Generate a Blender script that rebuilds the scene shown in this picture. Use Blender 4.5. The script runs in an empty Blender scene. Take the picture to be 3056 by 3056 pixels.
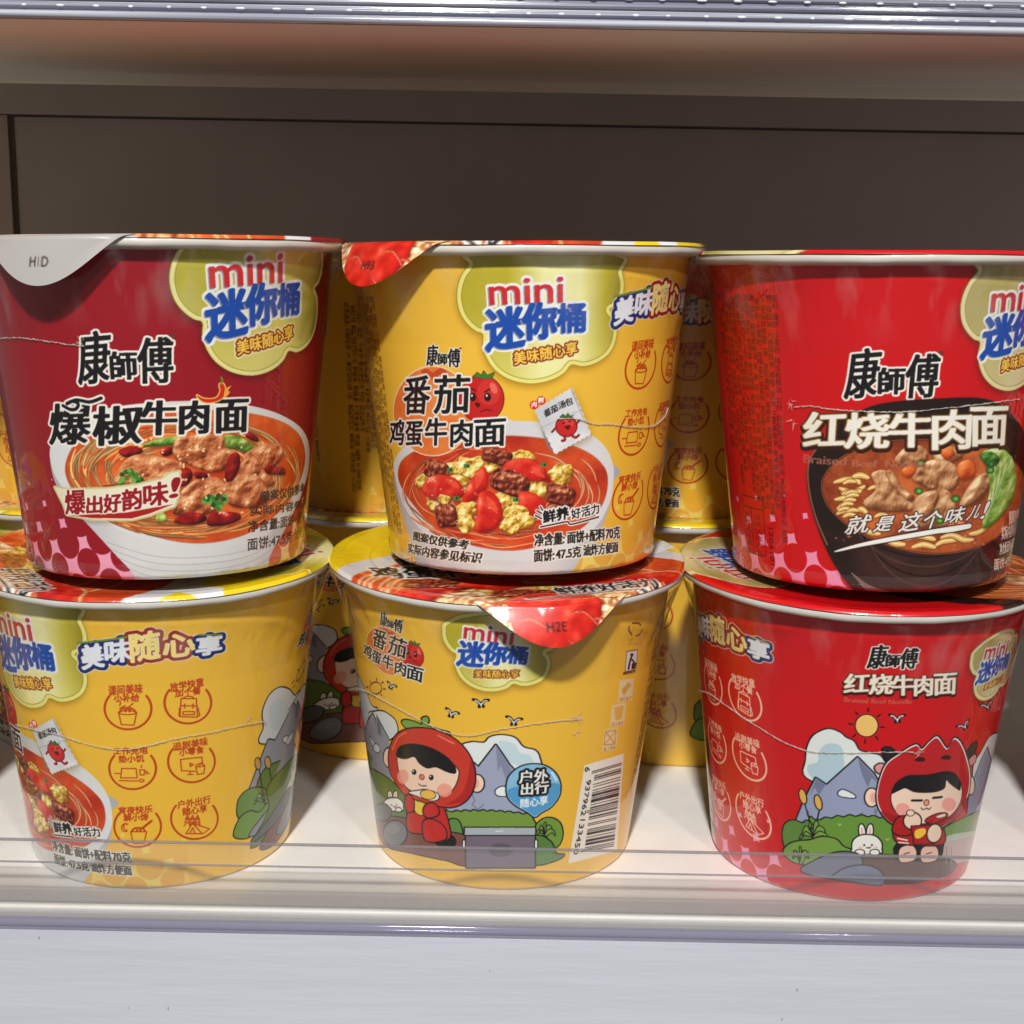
import bpy, bmesh, math, random
import numpy as np
from mathutils import Matrix, Vector
rng = np.random.default_rng(7); random.seed(7)
SC = bpy.context.scene; COL = SC.collection
MM = 0.001
# ------------------------------------------------------------------ camera
F, PITCH, ROLL, YAW, CAM_D, CAM_Z = 4452.7, 0.218989, 0.018037, 0.002747, 464.84, 195.56
def rot(ax, a):
    c, s = math.cos(a), math.sin(a)
    return np.array({'x': [[1,0,0],[0,c,-s],[0,s,c]], 'y': [[c,0,s],[0,1,0],[-s,0,c]], 'z': [[c,-s,0],[s,c,0],[0,0,1]]}[ax])
CAM_R = rot('z', ROLL) @ rot('x', PITCH) @ rot('y', YAW) @ np.array([[1,0,0],[0,0,-1],[0,1,0]], float)
CAM_C = np.array([0, -CAM_D, CAM_Z])
cd = bpy.data.cameras.new('camera'); cam = bpy.data.objects.new('camera', cd); COL.objects.link(cam)
cd.sensor_width = 36; cd.lens = 36*F/3056; cd.clip_start = 0.01; cd.clip_end = 50
mw = Matrix((np.diag([1,-1,-1]) @ CAM_R).T.tolist()).to_4x4(); mw.translation = Vector((CAM_C*MM).tolist())
cam.matrix_world = mw; SC.camera = cam
# ------------------------------------------------------------------ world, lamps, exposure
w = bpy.data.worlds.new('World'); SC.world = w; w.use_nodes = True
bg = w.node_tree.nodes['Background']; bg.inputs[0].default_value = (1.0, 0.975, 0.95, 1); bg.inputs[1].default_value = 0.18
def lamp(name, loc, tgt, watts, size, col, spread=60):
    l = bpy.data.lights.new(name, 'AREA'); l.shape = 'DISK'; l.size = size; l.energy = watts; l.color = col
    l.spread = math.radians(spread)
    o = bpy.data.objects.new(name, l); COL.objects.link(o); o.location = loc
    o.rotation_euler = (Vector(tgt)-Vector(loc)).to_track_quat('-Z', 'Y').to_euler()
    o['kind'] = 'helper'
    return o
lamp('ceiling_spot', (-0.13, -1.55, 1.66), (0, 0, 0.1), 5.2, 0.14, (1.0, 0.975, 0.93))
lamp('ceiling_spot', (0.55, -1.55, 1.62), (0, 0, 0.1), 0.9, 0.14, (1.0, 0.975, 0.93))
SC.view_settings.view_transform = 'Standard'; SC.view_settings.look = 'None'
SC.view_settings.exposure = 0.0; SC.view_settings.gamma = 1.0; SC.view_settings.use_curve_mapping = False
SC.render.engine = 'CYCLES'; SC.cycles.max_bounces = 10; SC.cycles.transparent_max_bounces = 24
SC.cycles.caustics_reflective = False; SC.cycles.caustics_refractive = False
# ------------------------------------------------------------------ cup geometry (mm)
H, RB, RT, HW = 88.04, 38.16, 48.2, 86.0
KW = (RT-RB)/HW
def RAD(h): return RB + KW*h
CUPS = {'L1': (-105.4,-43.2,0,0,0), 'L2': (-2.27,-39.66,0,0,0), 'L3': (99.95,-42.31,0,0,0),
        'U1': (-98.78,-51.79,89.5,-0.0665,-0.019), 'U2': (1.85,-38.83,89.5,-0.0594,-0.0172), 'U3': (101.66,-48.6,89.5,-0.0570,-0.0148)}
CROP = {'C1': (0,650,.5694), 'C2': (1000,700,.5952), 'C3': (2050,700,.5693), 'C4': (0,1600,.5952), 'C5': (950,1600,.5952), 'C6': (2000,1600,.5953)}
def cup_ray(cup, crop, pts):
    x0, y0, s = CROP[crop]; P = np.asarray(pts, float).reshape(-1, 2)
    r = np.stack([(x0+P[:,0]*s-1528)/F, (y0+P[:,1]*s-1528)/F, np.ones(len(P))], 1) @ CAM_R
    cx, cy, cz, tx, ty = CUPS[cup]; Q = rot('x', tx) @ rot('y', ty)
    return (CAM_C-np.array([cx, cy, cz])) @ Q, r @ Q
def cup_uv(cup, crop, pts):
    """where a point seen in the photograph lies on a cup's wall: angle (deg, 0 = front) and height (mm)"""
    o, v = cup_ray(cup, crop, pts)
    a = v[:,0]**2+v[:,1]**2-(KW*v[:,2])**2; rr = RB+KW*o[2]
    b = 2*(o[0]*v[:,0]+o[1]*v[:,1]-KW*v[:,2]*rr); c = o[0]**2+o[1]**2-rr**2
    t = (-b-np.sqrt(np.maximum(b*b-4*a*c, 0)))/2/a
    P = o+t[:,None]*v
    return np.degrees(np.arctan2(P[:,0], -P[:,1])), P[:,2]
# ------------------------------------------------------------------ print artwork: a small painter working in label space
PX = 14.0; CIRC = 271.4; LW = int(CIRC*PX); LH = int(88*PX); A0 = -100.0
class Map:                       # photo crop -> label pixels of a design
    def __init__(s, cup, crop, off=0.0): s.cup, s.crop, s.off = cup, crop, off
    def __call__(s, pts):
        a, h = cup_uv(s.cup, s.crop, pts)
        return np.stack([(a+s.off-A0)/360*LW, (88-h)*PX], 1)
class EdgeMap(Map):               # keeps points inside the outline the cup shows in the photograph
    def __call__(s, pts):
        P = np.array(pts, float).reshape(-1, 2); P[:,0] = np.minimum(P[:,0], 1474-(P[:,1]-1000)*.112); return Map.__call__(s, P)
class LidMap:                    # photo crop -> lid pixels (lid frame: tab towards -y)
    def __init__(s, cup, crop, rot_deg): s.cup, s.crop, s.rot = cup, crop, math.radians(rot_deg)
    def __call__(s, pts):
        o, v = cup_ray(s.cup, s.crop, pts); t = (H-o[2])/v[:,2]; P = o+t[:,None]*v
        c, sn = math.cos(-s.rot), math.sin(-s.rot)
        return np.stack([(c*P[:,0]-sn*P[:,1]+70)*6, (70-(sn*P[:,0]+c*P[:,1]))*6], 1)
class Aff:                       # re-use of a motif somewhere else
    def __init__(s, base, ref, to, sc=1.0, rot_deg=0.0, sx=1.0):
        s.b, s.ref, s.to = base, base([ref])[0], np.asarray(to, float)
        c, n = math.cos(math.radians(rot_deg))*sc, math.sin(math.radians(rot_deg))*sc
        s.m = np.array([[c*sx, -n],[n*sx, c]])
    def __call__(s, pts): return (s.b(pts)-s.ref) @ s.m.T + s.to
class MMap:                      # label angle (deg) / height (mm) directly
    def __call__(s, pts):
        P = np.asarray(pts, float).reshape(-1, 2); return np.stack([(P[:,0]-A0)/360*LW, (88-P[:,1])*PX], 1)
class LMM:                       # lid mm directly
    def __call__(s, pts):
        P = np.asarray(pts, float).reshape(-1, 2); return np.stack([(P[:,0]+70)*6, (70-P[:,1])*6], 1)
def fbm(n=1024, beta=1.7, seed=1):
    g = np.random.default_rng(seed); f = np.fft.fftfreq(n); r = np.hypot(f[:,None], f[None]); r[0,0] = 1
    s = np.fft.ifft2(np.fft.fft2(g.standard_normal((n, n)))*r**-beta*(r > 2/n)).real
    return (s/s.std()).astype(np.float32)
NZ = fbm(1024, 1.35, 3); NZF = fbm(1024, .8, 5); NZS = fbm(1024, 1.9, 9)
_bn = {}
def band(wl, stretch=1):
    """noise with bumps about wl pixels apart"""
    q = (round(float(wl), 1), stretch)
    if q not in _bn:
        g = np.random.default_rng(int(wl*10)+stretch); f = np.fft.fftfreq(1024); r = np.hypot(f[:,None]*stretch, f[None]); r[0,0] = 1e-6
        a = np.fft.ifft2(np.fft.fft2(g.standard_normal((1024, 1024)))*np.exp(-(np.log(r*wl))**2/.35)).real; _bn[q] = (a/a.std()).astype(np.float32)
    return _bn[q]
def nz(N, y0, x0, sh):
    ys = (np.arange(sh[0])+y0) % 1024; xs = (np.arange(sh[1])+x0) % 1024
    return N[np.ix_(ys, xs)]
def box1(a, r, ax):
    if r < 1: return a
    p = [(0,0),(0,0)]; p[ax] = (r+1, r); c = np.cumsum(np.pad(a, p, mode='edge'), axis=ax, dtype=np.float64)
    n = a.shape[ax]; i = np.arange(n)
    return ((np.take(c, i+2*r+1, ax)-np.take(c, i, ax))/(2*r+1)).astype(np.float32)
def blur(a, r):
    r = int(round(r)); a = a.astype(np.float32)
    for _ in range(2): a = box1(box1(a, r, 0), r, 1)
    return a
def dil(m, r, ry=None):
    """dilate a mask by an ellipse of r x ry pixels"""
    ry = r if ry is None else ry
    R = int(math.floor(ry)); out = np.zeros_like(m); H_ = m.shape[0]
    mi = m.astype(np.int32)
    for dy in range(-R, R+1):
        wd = int(round(r*math.sqrt(max(0, 1-(dy/max(ry, 1e-6))**2)))) if ry > 0 else int(round(r))
        c = np.cumsum(np.pad(mi, ((0,0),(wd+1, wd))), axis=1); hz = (c[:, 2*wd+1:]-c[:, :-(2*wd+1)]) > 0
        if dy >= 0: out[dy:] |= hz[:H_-dy] if dy else hz
        else: out[:dy] |= hz[-dy:]
    return out
def smooth_pts(P, closed=True, n=7):
    P = np.asarray(P, float); N = len(P)
    if N < 3: return P
    idx = np.arange(N); t = np.linspace(0, 1, n, endpoint=False)[:,None]
    if closed: g = lambda k: P[(idx+k) % N]
    else: g = lambda k: P[np.clip(idx+k, 0, N-1)]
    p0, p1, p2, p3 = g(-1), g(0), g(1), g(2); out = []
    for i in range(N if closed else N-1):
        out.append(.5*(2*p1[i]+(p2[i]-p0[i])*t+(2*p0[i]-5*p1[i]+4*p2[i]-p3[i])*t**2+(3*p1[i]-p0[i]-3*p2[i]+p3[i])*t**3))
    out = np.concatenate(out)
    return out if closed else np.vstack([out, P[-1:]])
def edges_mask(A, B, pad):
    """even-odd fill of directed edges A->B; returns mask, y0, x0"""
    al = np.vstack([A, B]); x0, y0 = np.floor(al.min(0)).astype(int)-pad; x1, y1 = np.ceil(al.max(0)).astype(int)+pad+1
    Hh, Ww = int(y1-y0), int(x1-x0); d = np.zeros((Hh, Ww+1), np.int32)
    ay, by = A[:,1]-y0-.5, B[:,1]-y0-.5; lo, hi = np.minimum(ay, by), np.maximum(ay, by)
    r0 = np.ceil(lo).astype(int); r1 = np.ceil(hi).astype(int); cnt = np.maximum(r1-r0, 0)
    if cnt.sum():
        e = np.repeat(np.arange(len(A)), cnt); st = np.cumsum(cnt)-cnt; rows = np.arange(cnt.sum())-np.repeat(st, cnt)+r0[e]
        t = (rows-ay[e])/(by[e]-ay[e]); xs = A[e,0]-x0+t*(B[e,0]-A[e,0])-.5
        np.add.at(d, (rows, np.clip(np.ceil(xs).astype(int), 0, Ww)), 1)
    return (np.cumsum(d, 1)[:, :Ww] & 1).astype(bool), int(y0), int(x0)
_gl = {}
def glyph_edges(s):
    """outline edges of a line of text in the built-in font, normalised to its bounding box"""
    if s not in _gl:
        cu = bpy.data.curves.new('t', 'FONT'); cu.body = s; cu.fill_mode = 'NONE'; cu.resolution_u = 4
        o = bpy.data.objects.new('t', cu); COL.objects.link(o)
        me = o.evaluated_get(bpy.context.evaluated_depsgraph_get()).to_mesh()
        co = np.array([v.co[:2] for v in me.vertices]); ed = np.array([e.vertices[:] for e in me.edges])
        bpy.data.objects.remove(o); bpy.data.curves.remove(cu)
        lo, hi = co.min(0), co.max(0); co = (co-lo)/(hi-lo)
        _gl[s] = (co[ed[:,0]], co[ed[:,1]], (hi-lo)[0]/(hi-lo)[1])
    return _gl[s]
def C_(c): return np.array(c, np.float32)/255.0
class Canvas:
    def __init__(s, w_, h_, base, px=PX): s.a = np.empty((h_, w_, 3), np.float32); s.a[:] = C_(base); s.px = px
    def put(s, m, y0, x0, col, alpha=1.0):
        Hh, Ww = m.shape; ch, cw = s.a.shape[:2]
        ya, yb, xa, xb = max(0, y0), min(ch, y0+Hh), max(0, x0), min(cw, x0+Ww)
        if ya >= yb or xa >= xb: return
        k = (m[ya-y0:yb-y0, xa-x0:xb-x0].astype(np.float32)*alpha)[..., None]
        col = np.asarray(col, np.float32)
        if col.ndim == 1: col = col/255.0
        else: col = col[ya-y0:yb-y0, xa-x0:xb-x0]
        v = s.a[ya:yb, xa:xb]; v += (col-v)*k
    def mask(s, m, pts, smooth=True, pad=0):
        P = smooth_pts(pts) if smooth else densify(pts)
        q = m(P); return edges_mask(q, np.roll(q, -1, 0), pad+2)
    def poly(s, m, pts, fill, edge=None, ew=.55, smooth=True, alpha=1.0, shadow=None):
        r = ew*s.px; mk, y, x = s.mask(m, pts, smooth, int(r)+(24 if shadow else 0))
        if shadow: s.put(blur(mk, shadow[1]*s.px), y+int(shadow[2]*s.px), x+int(shadow[3]*s.px), shadow[0], shadow[4])
        if edge is not None: s.put(dil(mk, r), y, x, edge)
        if fill is not None: s.put(mk, y, x, fill, alpha)
        return mk, y, x
    def ell(s, m, c, r, fill, rot_deg=0, **k):
        t = np.linspace(0, 2*np.pi, 40, endpoint=False); q = math.radians(rot_deg)
        x, y = r[0]*np.cos(t), r[1]*np.sin(t)
        return s.poly(m, np.stack([c[0]+x*math.cos(q)-y*math.sin(q), c[1]+x*math.sin(q)+y*math.cos(q)], 1), fill, smooth=False, **k)
    def line_mask(s, m, pts, wd, smooth=True, taper=False):
        P = smooth_pts(pts, False) if smooth else densify(pts, False)
        q = m(P); r = wd*s.px/2; R = int(r)+2
        x0, y0 = np.floor(q.min(0)).astype(int)-R; x1, y1 = np.ceil(q.max(0)).astype(int)+R+1
        M = np.zeros((y1-y0, x1-x0), bool)
        for i in range(len(q)-1):
            a, b = q[i]-(x0, y0), q[i+1]-(x0, y0)
            rr = r*(math.sin(math.pi*(i+.7)/(len(q)+.4))**.5 if taper else 1)
            xa, ya = np.maximum(np.floor(np.minimum(a, b)-rr-1), 0).astype(int); xb, yb = np.ceil(np.maximum(a, b)+rr+1).astype(int)
            X, Y = np.meshgrid(np.arange(xa, min(xb, M.shape[1]))+.5, np.arange(ya, min(yb, M.shape[0]))+.5)
            d = b-a; L = d@d+1e-9; t = np.clip(((X-a[0])*d[0]+(Y-a[1])*d[1])/L, 0, 1)
            M[ya:ya+X.shape[0], xa:xa+X.shape[1]] |= (X-a[0]-t*d[0])**2+(Y-a[1]-t*d[1])**2 <= rr*rr
        return M, int(y0), int(x0)
    def line(s, m, pts, wd, col, smooth=True, taper=False, alpha=1.0, edge=None, ew=.4):
        M, y, x = s.line_mask(m, pts, wd, smooth, taper)
        if edge is not None:
            p = int(ew*s.px)+1; s.put(dil(np.pad(M, p), ew*s.px), y-p, x-p, edge)
        s.put(M, y, x, col, alpha)
    def text(s, m, t, bl, br, tl, col, bold=.15, outl=(), ani=None, alpha=1.0, shade=None):
        """lettering put into the box with corners bl, br, tl (crop pixels)"""
        A, B, _ = glyph_edges(t); bl, br, tl = map(np.asarray, (bl, br, tl))
        q = m(np.array([bl, br, tl])); f = lambda u: q[0]+u[:, :1]*(q[1]-q[0])+u[:, 1:]*(q[2]-q[0])
        bx = (ani or (bold, bold)); mx = max([bold*s.px, max(bx)*s.px]+[o[0]*s.px+max(bx)*s.px for o in outl])
        mk, y, x = edges_mask(f(A), f(B), int(mx)+4)
        if max(bx) > 0: mk = dil(mk, bx[0]*s.px, bx[1]*s.px)
        for wd, oc in sorted(outl, key=lambda o: -o[0]): s.put(dil(mk, wd*s.px), y, x, oc, alpha)
        if shade is not None: s.put(mk, y+int(shade[1]*s.px), x+int(shade[2]*s.px), shade[0])
        s.put(mk, y, x, col, alpha)
    def chunk(s, m, pts, dark, mid, light, feat=1.0, amp=1.0, r=1.2, k=1.0, spec=0.0, seed=0, stretch=1, dome=1.0):
        """a lump of food: domed, bumpy at `feat` mm, printed in three tones"""
        mk, y, x = s.mask(m, pts, True, 2); f = mk.astype(np.float32); px = s.px
        hg = sum(blur(f, r*px*q) for q in (.25, .6, 1.3))*px*r*.9*dome
        g = lambda w_, q: nz(band(w_*px, stretch if w_ < 2 else 1), y*3+x+seed*37+q, x*2+y+seed*91+q*5, mk.shape)
        b = g(feat*2.4, 0); hg = hg+px*amp*feat*(.30*b+.085*g(feat*1.1, 31)+.030*g(feat*.5, 77)+.012*g(max(.28, feat*.22), 11))
        gy, gx = np.gradient(hg); l = .52+k*.5*(gx*.5+gy*.8)/np.sqrt(.7+gx*gx+gy*gy)+.10*b
        l = np.clip(l-.25*(1-np.clip(blur(f, .5*px)*2-1, 0, 1)), 0, 1)[..., None]; D, M_, L = C_(dark), C_(mid), C_(light)
        col = np.where(l < .5, D+(M_-D)*l*2, M_+(L-M_)*(l-.5)*2)
        if spec: col = col+np.clip((l-.84)*6, 0, 1)*spec
        s.put(blur(f, .3*px), y+int(.4*px), x+int(.2*px), (70, 20, 6), .5)
        s.put(mk, y, x, np.clip(col, 0, 1))
    def noodles(s, m, strands, wd=1.1, cols=((150,60,20),(226,150,70),(250,214,140))):
        for P in strands:
            for q, c in ((1.0, cols[0]), (.78, cols[1]), (.3, cols[2])):
                s.line(m, np.asarray(P)+(0, -(1-q)*3), wd*q, c, taper=True, alpha=.95)
    def vertex_colours(s, X, Y):
        c = s.a; h_, w_ = c.shape[0]//2*2, c.shape[1]//2*2
        b = c[:h_, :w_].reshape(h_//2, 2, w_//2, 2, 3).mean((1, 3))
        X = np.clip(X/2-.5, 0, b.shape[1]-1.001); Y = np.clip(Y/2-.5, 0, b.shape[0]-1.001)
        i, j = Y.astype(int), X.astype(int); u, v = (Y-i)[:,None], (X-j)[:,None]
        r = (b[i,j]*(1-u)+b[i+1,j]*u)*(1-v)+(b[i,j+1]*(1-u)+b[i+1,j+1]*u)*v
        return np.where(r <= .04045, r/12.92, ((r+.055)/1.055)**2.4)
def densify(P, closed=True, n=6):
    P = np.asarray(P, float); Q = np.roll(P, -1, 0) if closed else P[1:]; B = P if closed else P[:-1]
    t = np.linspace(0, 1, n, endpoint=False)[None,:,None]
    R = (B[:,None]+(Q-B)[:,None]*t).reshape(-1, 2)
    return R if closed else np.vstack([R, P[-1:]])
BLK, WHT = (22,20,22), (240,238,232)
# ------------------------------------------------------------------ printed motifs shared by the designs
mU2 = Map('U2', 'C2')
def gradient_fill(cv, mk, y, x, stops, ax=1):
    """horizontal (ax=1) or vertical ink gradient across a mask's extent"""
    idx = np.where(mk.any(1-ax))[0]; a, b = idx[0], idx[-1]
    t = np.clip((np.arange(mk.shape[ax])-a)/max(b-a, 1), 0, 1)
    p = [q[0] for q in stops]; c = np.stack([np.interp(t, p, [q[1][i]/255 for q in stops]) for i in range(3)], 1).astype(np.float32)
    col = np.broadcast_to(c[None] if ax == 1 else c[:,None], mk.shape+(3,)); cv.put(mk, y, x, col)
def cloud(cv, A, pal, big=True):
    P = [(690,90),(672,150),(635,205),(615,270),(614,335),(632,400),(665,448),(705,482),(742,500),(742,560),(762,620),(800,675),(860,718),(935,742),(1010,745),(1090,726),(1150,692),(1185,652),(1245,660),(1310,642),(1368,602),(1402,545),(1413,475),(1402,412),(1376,376),(1412,352),(1440,305),(1448,250),(1438,190),(1405,90)]
    if not big: P = [(700,190)]+P[3:27]+[(1405,300),(1390,230),(1330,180),(1260,180),(1200,130),(1050,100),(900,110),(780,150)]
    u = cv.px/10; r = int(60*u); mk, y, x = cv.mask(A, P, True, r)
    cv.put(blur(mk, 10*u), y+int(9*u), x-int(3*u), pal[4], .55)
    cv.put(dil(mk, 2*u), y, x, pal[0]); cv.put(mk, y, x, pal[1])
    inn = ~dil(~mk, 10*u); cv.put(inn, y, x, pal[0])
    inn = ~dil(~mk, 12*u)
    gradient_fill(cv, inn, y, x, [(0, pal[2]), (.28, pal[2]), (.5, pal[3]), (.72, pal[3]), (.9, pal[2]), (1, pal[0])])
    low = np.zeros(inn.shape, np.float32); n = inn.shape[0]; low[int(n*.45):] = np.linspace(0, 1, n-int(n*.45))[:,None]
    cv.put(inn*low, y, x, pal[5], .8)
    boxes = [('mini', (778,352), (1142,338), (770,226), (205,40,45), .14), ('迷', (760,585), (948,558), (752,383), (22,75,170), .40),
             ('你', (945,528), (1108,512), (940,352), (22,75,170), .40), ('桶', (1115,492), (1252,484), (1115,350), (22,75,170), .30)]
    k = A.sc if hasattr(A, 'sc') else 1.0
    for t, a, b, c, col, bo in boxes: cv.text(A, t, a, b, c, (238,238,235), bo*k, [(.72*k, (238,238,235))])
    for t, a, b, c, col, bo in boxes: cv.text(A, t, a, b, c, col, bo*k, shade=((150,150,160), .35*k, -.3*k))
    cv.text(A, '美味随心享', (900,655), (1215,598), (893,590), (246,205,80), .10*k, [(.38*k, (130,45,20)), (.72*k, (238,225,170))])
PAL_Y = ((150,138,30), (236,226,130), (186,172,45), (240,236,170), (120,80,10), (238,234,160))
PAL_G = ((150,135,75), (226,216,160), (180,166,98), (214,203,150), (60,0,5), (222,212,165))
PAL_D = ((150,140,40), (232,226,150), (184,174,62), (206,198,96), (50,0,8), (226,220,140))
def brand(cv, A, s=1.0, out=(242,238,228), ow=.5):
    """the maker's three-character name, brush style (box coordinates of crop C3)"""
    for t, a, b, c in (('康', (825,862), (985,850), (858,604)), ('師', (1005,838), (1135,835), (1010,700)), ('傅', (1140,858), (1305,850), (1160,632))):
        cv.text(A, t, a, b, c, BLK, 0, [(ow*s, out)], ani=(.30*s, .17*s))
    for t, a, b, c in (('康', (825,862), (985,850), (858,604)), ('師', (1005,838), (1135,835), (1010,700)), ('傅', (1140,858), (1305,850), (1160,632))):
        cv.text(A, t, a, b, c, BLK, 0, ani=(.30*s, .17*s))
    cv.ell(A, (1334,618), (9,9), None, edge=(90,60,50), ew=.12)
def tomato_title(cv, A, s=1.0):
    """round tomato wash with the dish's name in front (crop C2 coordinates)"""
    cv.ell(A, (490,885), (196,222), None, edge=(244,226,190), ew=.3*s)
    mk, y, x = cv.ell(A, (490,885), (196,222), (226,112,46)); n = nz(NZ, y, x, mk.shape)
    cv.put(mk*np.clip(.5+n*.25, 0, 1), y, x, (242,170,90), .5)
    cv.poly(A, [(430,690),(455,672),(492,690),(530,668),(560,690),(520,705),(495,735),(470,705)], (190,60,25), alpha=.8)
    cv.ell(A, (735,825), (110,116), (196,30,28), edge=(60,10,10), ew=.22*s)
    cv.ell(A, (770,790), (58,66), (214,52,44), alpha=.8); cv.ell(A, (795,770), (16,30), (240,120,105), rot_deg=-25, alpha=.8)
    cv.poly(A, [(690,712),(712,690),(735,705),(745,682),(762,705),(800,690),(785,722),(740,722)], (70,120,40), edge=(30,40,15), ew=.12*s, smooth=False)
    for ex in (690, 765):
        cv.ell(A, (ex,815), (17,21), (30,14,12)); cv.ell(A, (ex-4,808), (5,6), WHT)
    cv.line(A, [(680,770),(705,782)], .35*s, BLK); cv.line(A, [(775,775),(750,790)], .35*s, BLK)
    cv.poly(A, [(700,845),(728,848),(716,868)], (70,10,10)); cv.line(A, [(730,890),(755,878),(785,884)], .25*s, (70,10,10))
    W = [('番', (342,902), (466,898), (349,714)), ('茄', (496,898), (668,894), (496,708)), ('鸡', (274,1056), (340,1054), (278,932)), ('蛋', (354,1060), (436,1058), (354,940)),
         ('牛', (452,1058), (556,1054), (454,924)), ('肉', (580,1064), (684,1058), (582,934)), ('面', (700,1064), (850,1056), (700,932))]
    for t, a, b, c in W: cv.text(A, t, a, b, c, WHT, .16*s, [(.5*s, WHT)])
    for t, a, b, c in W: cv.text(A, t, a, b, c, BLK, .2*s)
def dots(cv, a0, a1, htop, dot, field, al=1.0):
    """halftone dots: round spots that shrink towards the foot"""
    m = MMap(); q = m([(a0, htop), (a1, 0)]); x0, x1 = int(q[0,0]), int(q[1,0]); y0 = int(q[0,1]); y1 = LH
    X, Y = np.meshgrid(np.arange(x0, x1), np.arange(y0, y1)); s_ = 8.2*PX; c, n = math.cos(.62), math.sin(.62)
    u, v = (c*X+n*Y)/s_, (-n*X+c*Y)/s_
    d = np.hypot(u-np.round(u), v-np.round(v))*s_
    t = (Y-y0)/(y1-y0); r = s_*(.72-.29*np.clip(t, 0, 1)); r = r[:, :]
    cv.put((d > r)*np.clip((1.15-np.abs(2*(X-x0)/(x1-x0)-1))*5, 0, 1), y0, x0, field, al); cv.put((d <= r)*np.clip((t-.3)*2, 0, 1), y0, x0, dot, .8*al)
HEAD = [('美', (415,668), (522,652), (405,552), 0), ('味', (530,640), (658,622), (525,528), 0), ('随', (660,632), (805,610), (648,492), 1), ('心', (822,612), (978,590), (815,502), 1), ('享', (985,600), (1108,585), (988,508), 0)]
def heading(cv, A, line=(120,140,40)):
    for t, a, b, c, k in HEAD: cv.text(A, t, a, b, c, WHT, .3, [(.95, (28,42,110) if not k else (150,40,25)), (1.2, (236,226,190))])
    for t, a, b, c, k in HEAD: cv.text(A, t, a, b, c, WHT, .3, [(.85, (28,42,110) if not k else (150,40,25))])
    for t, a, b, c, k in HEAD: cv.text(A, t, a, b, c, (232,236,244) if not k else (250,226,120), .16)
    cv.line(A, [(388,536),(632,506)], .55, line); cv.line(A, [(998,495),(1112,495)], .5, line)
def arc(c, r, a, b, n=26):
    t = np.radians(np.linspace(a, b, n)); return [(c[0]+r[0]*math.cos(q), c[1]+r[1]*math.sin(q)) for q in t]
ICON_T = [((642,865), ('课间美味', (545,800), (715,788), (543,750)), ('小补给', (572,832), (697,830), (572,793))),
          ((942,835), ('放学快意', (855,782), (1022,752), (850,738)), ('加个餐', (878,808), (1006,792), (876,772))),
          ((665,1165), ('工作充电', (570,1095), (740,1092), (570,1060)), ('垫小饥', (595,1136), (722,1132), (595,1100))),
          ((960,1130), ('追剧美味', (872,1078), (1042,1048), (868,1036)), ('小零食', (900,1105), (1022,1087), (898,1070))),
          ((690,1455), ('宵夜快乐', (595,1396), (764,1386), (595,1358)), ('解小馋', (620,1430), (744,1426), (620,1394))),
          ((975,1415), ('户外出行', (892,1368), (1056,1338), (889,1328)), ('随心享', (918,1402), (1038,1382), (916,1364)))]
def icons(cv, A, col):
    W = .36
    for c, t1, t2 in ICON_T:
        cv.line(A, arc(c, (117,104), -38, 218), .62, col)
        for t in (t1, t2): cv.text(A, t[0], t[1], t[2], t[3], col, .08)
    L = lambda P, sm=False, wd=W: cv.line(A, P, wd, col, smooth=sm)
    L([(595,885),(608,945),(672,948),(685,885)]); L(arc((640,885),(46,10),0,360)); L(arc((640,885),(40,26),180,360))
    for x in (618, 640, 660): L(arc((x,876),(13,10),150,390))
    L([(628,850),(600,865)]); L([(635,868),(668,838)]); L([(600,850),(604,838),(600,826)], True)
    L([(908,815),(902,905),(990,908),(985,815),(908,815)]); L([(905,850),(988,852)]); L([(900,862),(898,902)]); L([(992,862),(1002,898),(990,905)])
    L(arc((946,815),(26,12),180,360)); L([(918,880),(975,880),(975,895),(918,895),(918,880)]); L([(925,842),(925,862)]); L([(968,842),(968,862)])
    L([(610,1165),(605,1212),(688,1212),(682,1165),(610,1165)]); L([(598,1226),(690,1228)]); L([(575,1190),(600,1190)]); L([(700,1172),(703,1198),(722,1198),(726,1172),(700,1172)])
    L(arc((710,1226),(12,7),0,360)); L([(728,1180),(738,1182),(734,1192)]); L([(708,1160),(711,1150)]); L([(736,1190),(748,1190)])
    L([(905,1120),(910,1176),(978,1180)]); L([(905,1120),(1012,1108),(1016,1140)]); L([(952,1138),(970,1146),(954,1156),(952,1138)]); L([(955,1180),(952,1195),(940,1195),(968,1195)])
    L([(982,1158),(990,1195),(1022,1190),(1027,1152),(982,1158)]); L(arc((1004,1155),(22,14),170,370)); L([(1000,1150),(1010,1136)])
    L(arc((628,1462),(18,20),60,310)); L(arc((634,1458),(14,16),80,290)); L([(655,1482),(668,1540),(722,1540),(735,1482),(655,1482)]); L(arc((694,1482),(34,22),180,360))
    for x in (678, 696, 712): L(arc((x,1476),(11,9),150,390))
    L([(712,1466),(760,1428)], wd=.7)
    for x in (940, 965, 990):
        L([(x-16,1452),(x,1432),(x+16,1452)]); L([(x-14,1436),(x,1414),(x+14,1436)]); L([(x-10,1420),(x,1400),(x+10,1420)])
    L([(932,1492),(966,1440),(1050,1468),(1018,1492),(932,1492)]); L([(966,1440),(1012,1490)]); L([(950,1492),(966,1462),(978,1492)])
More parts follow.
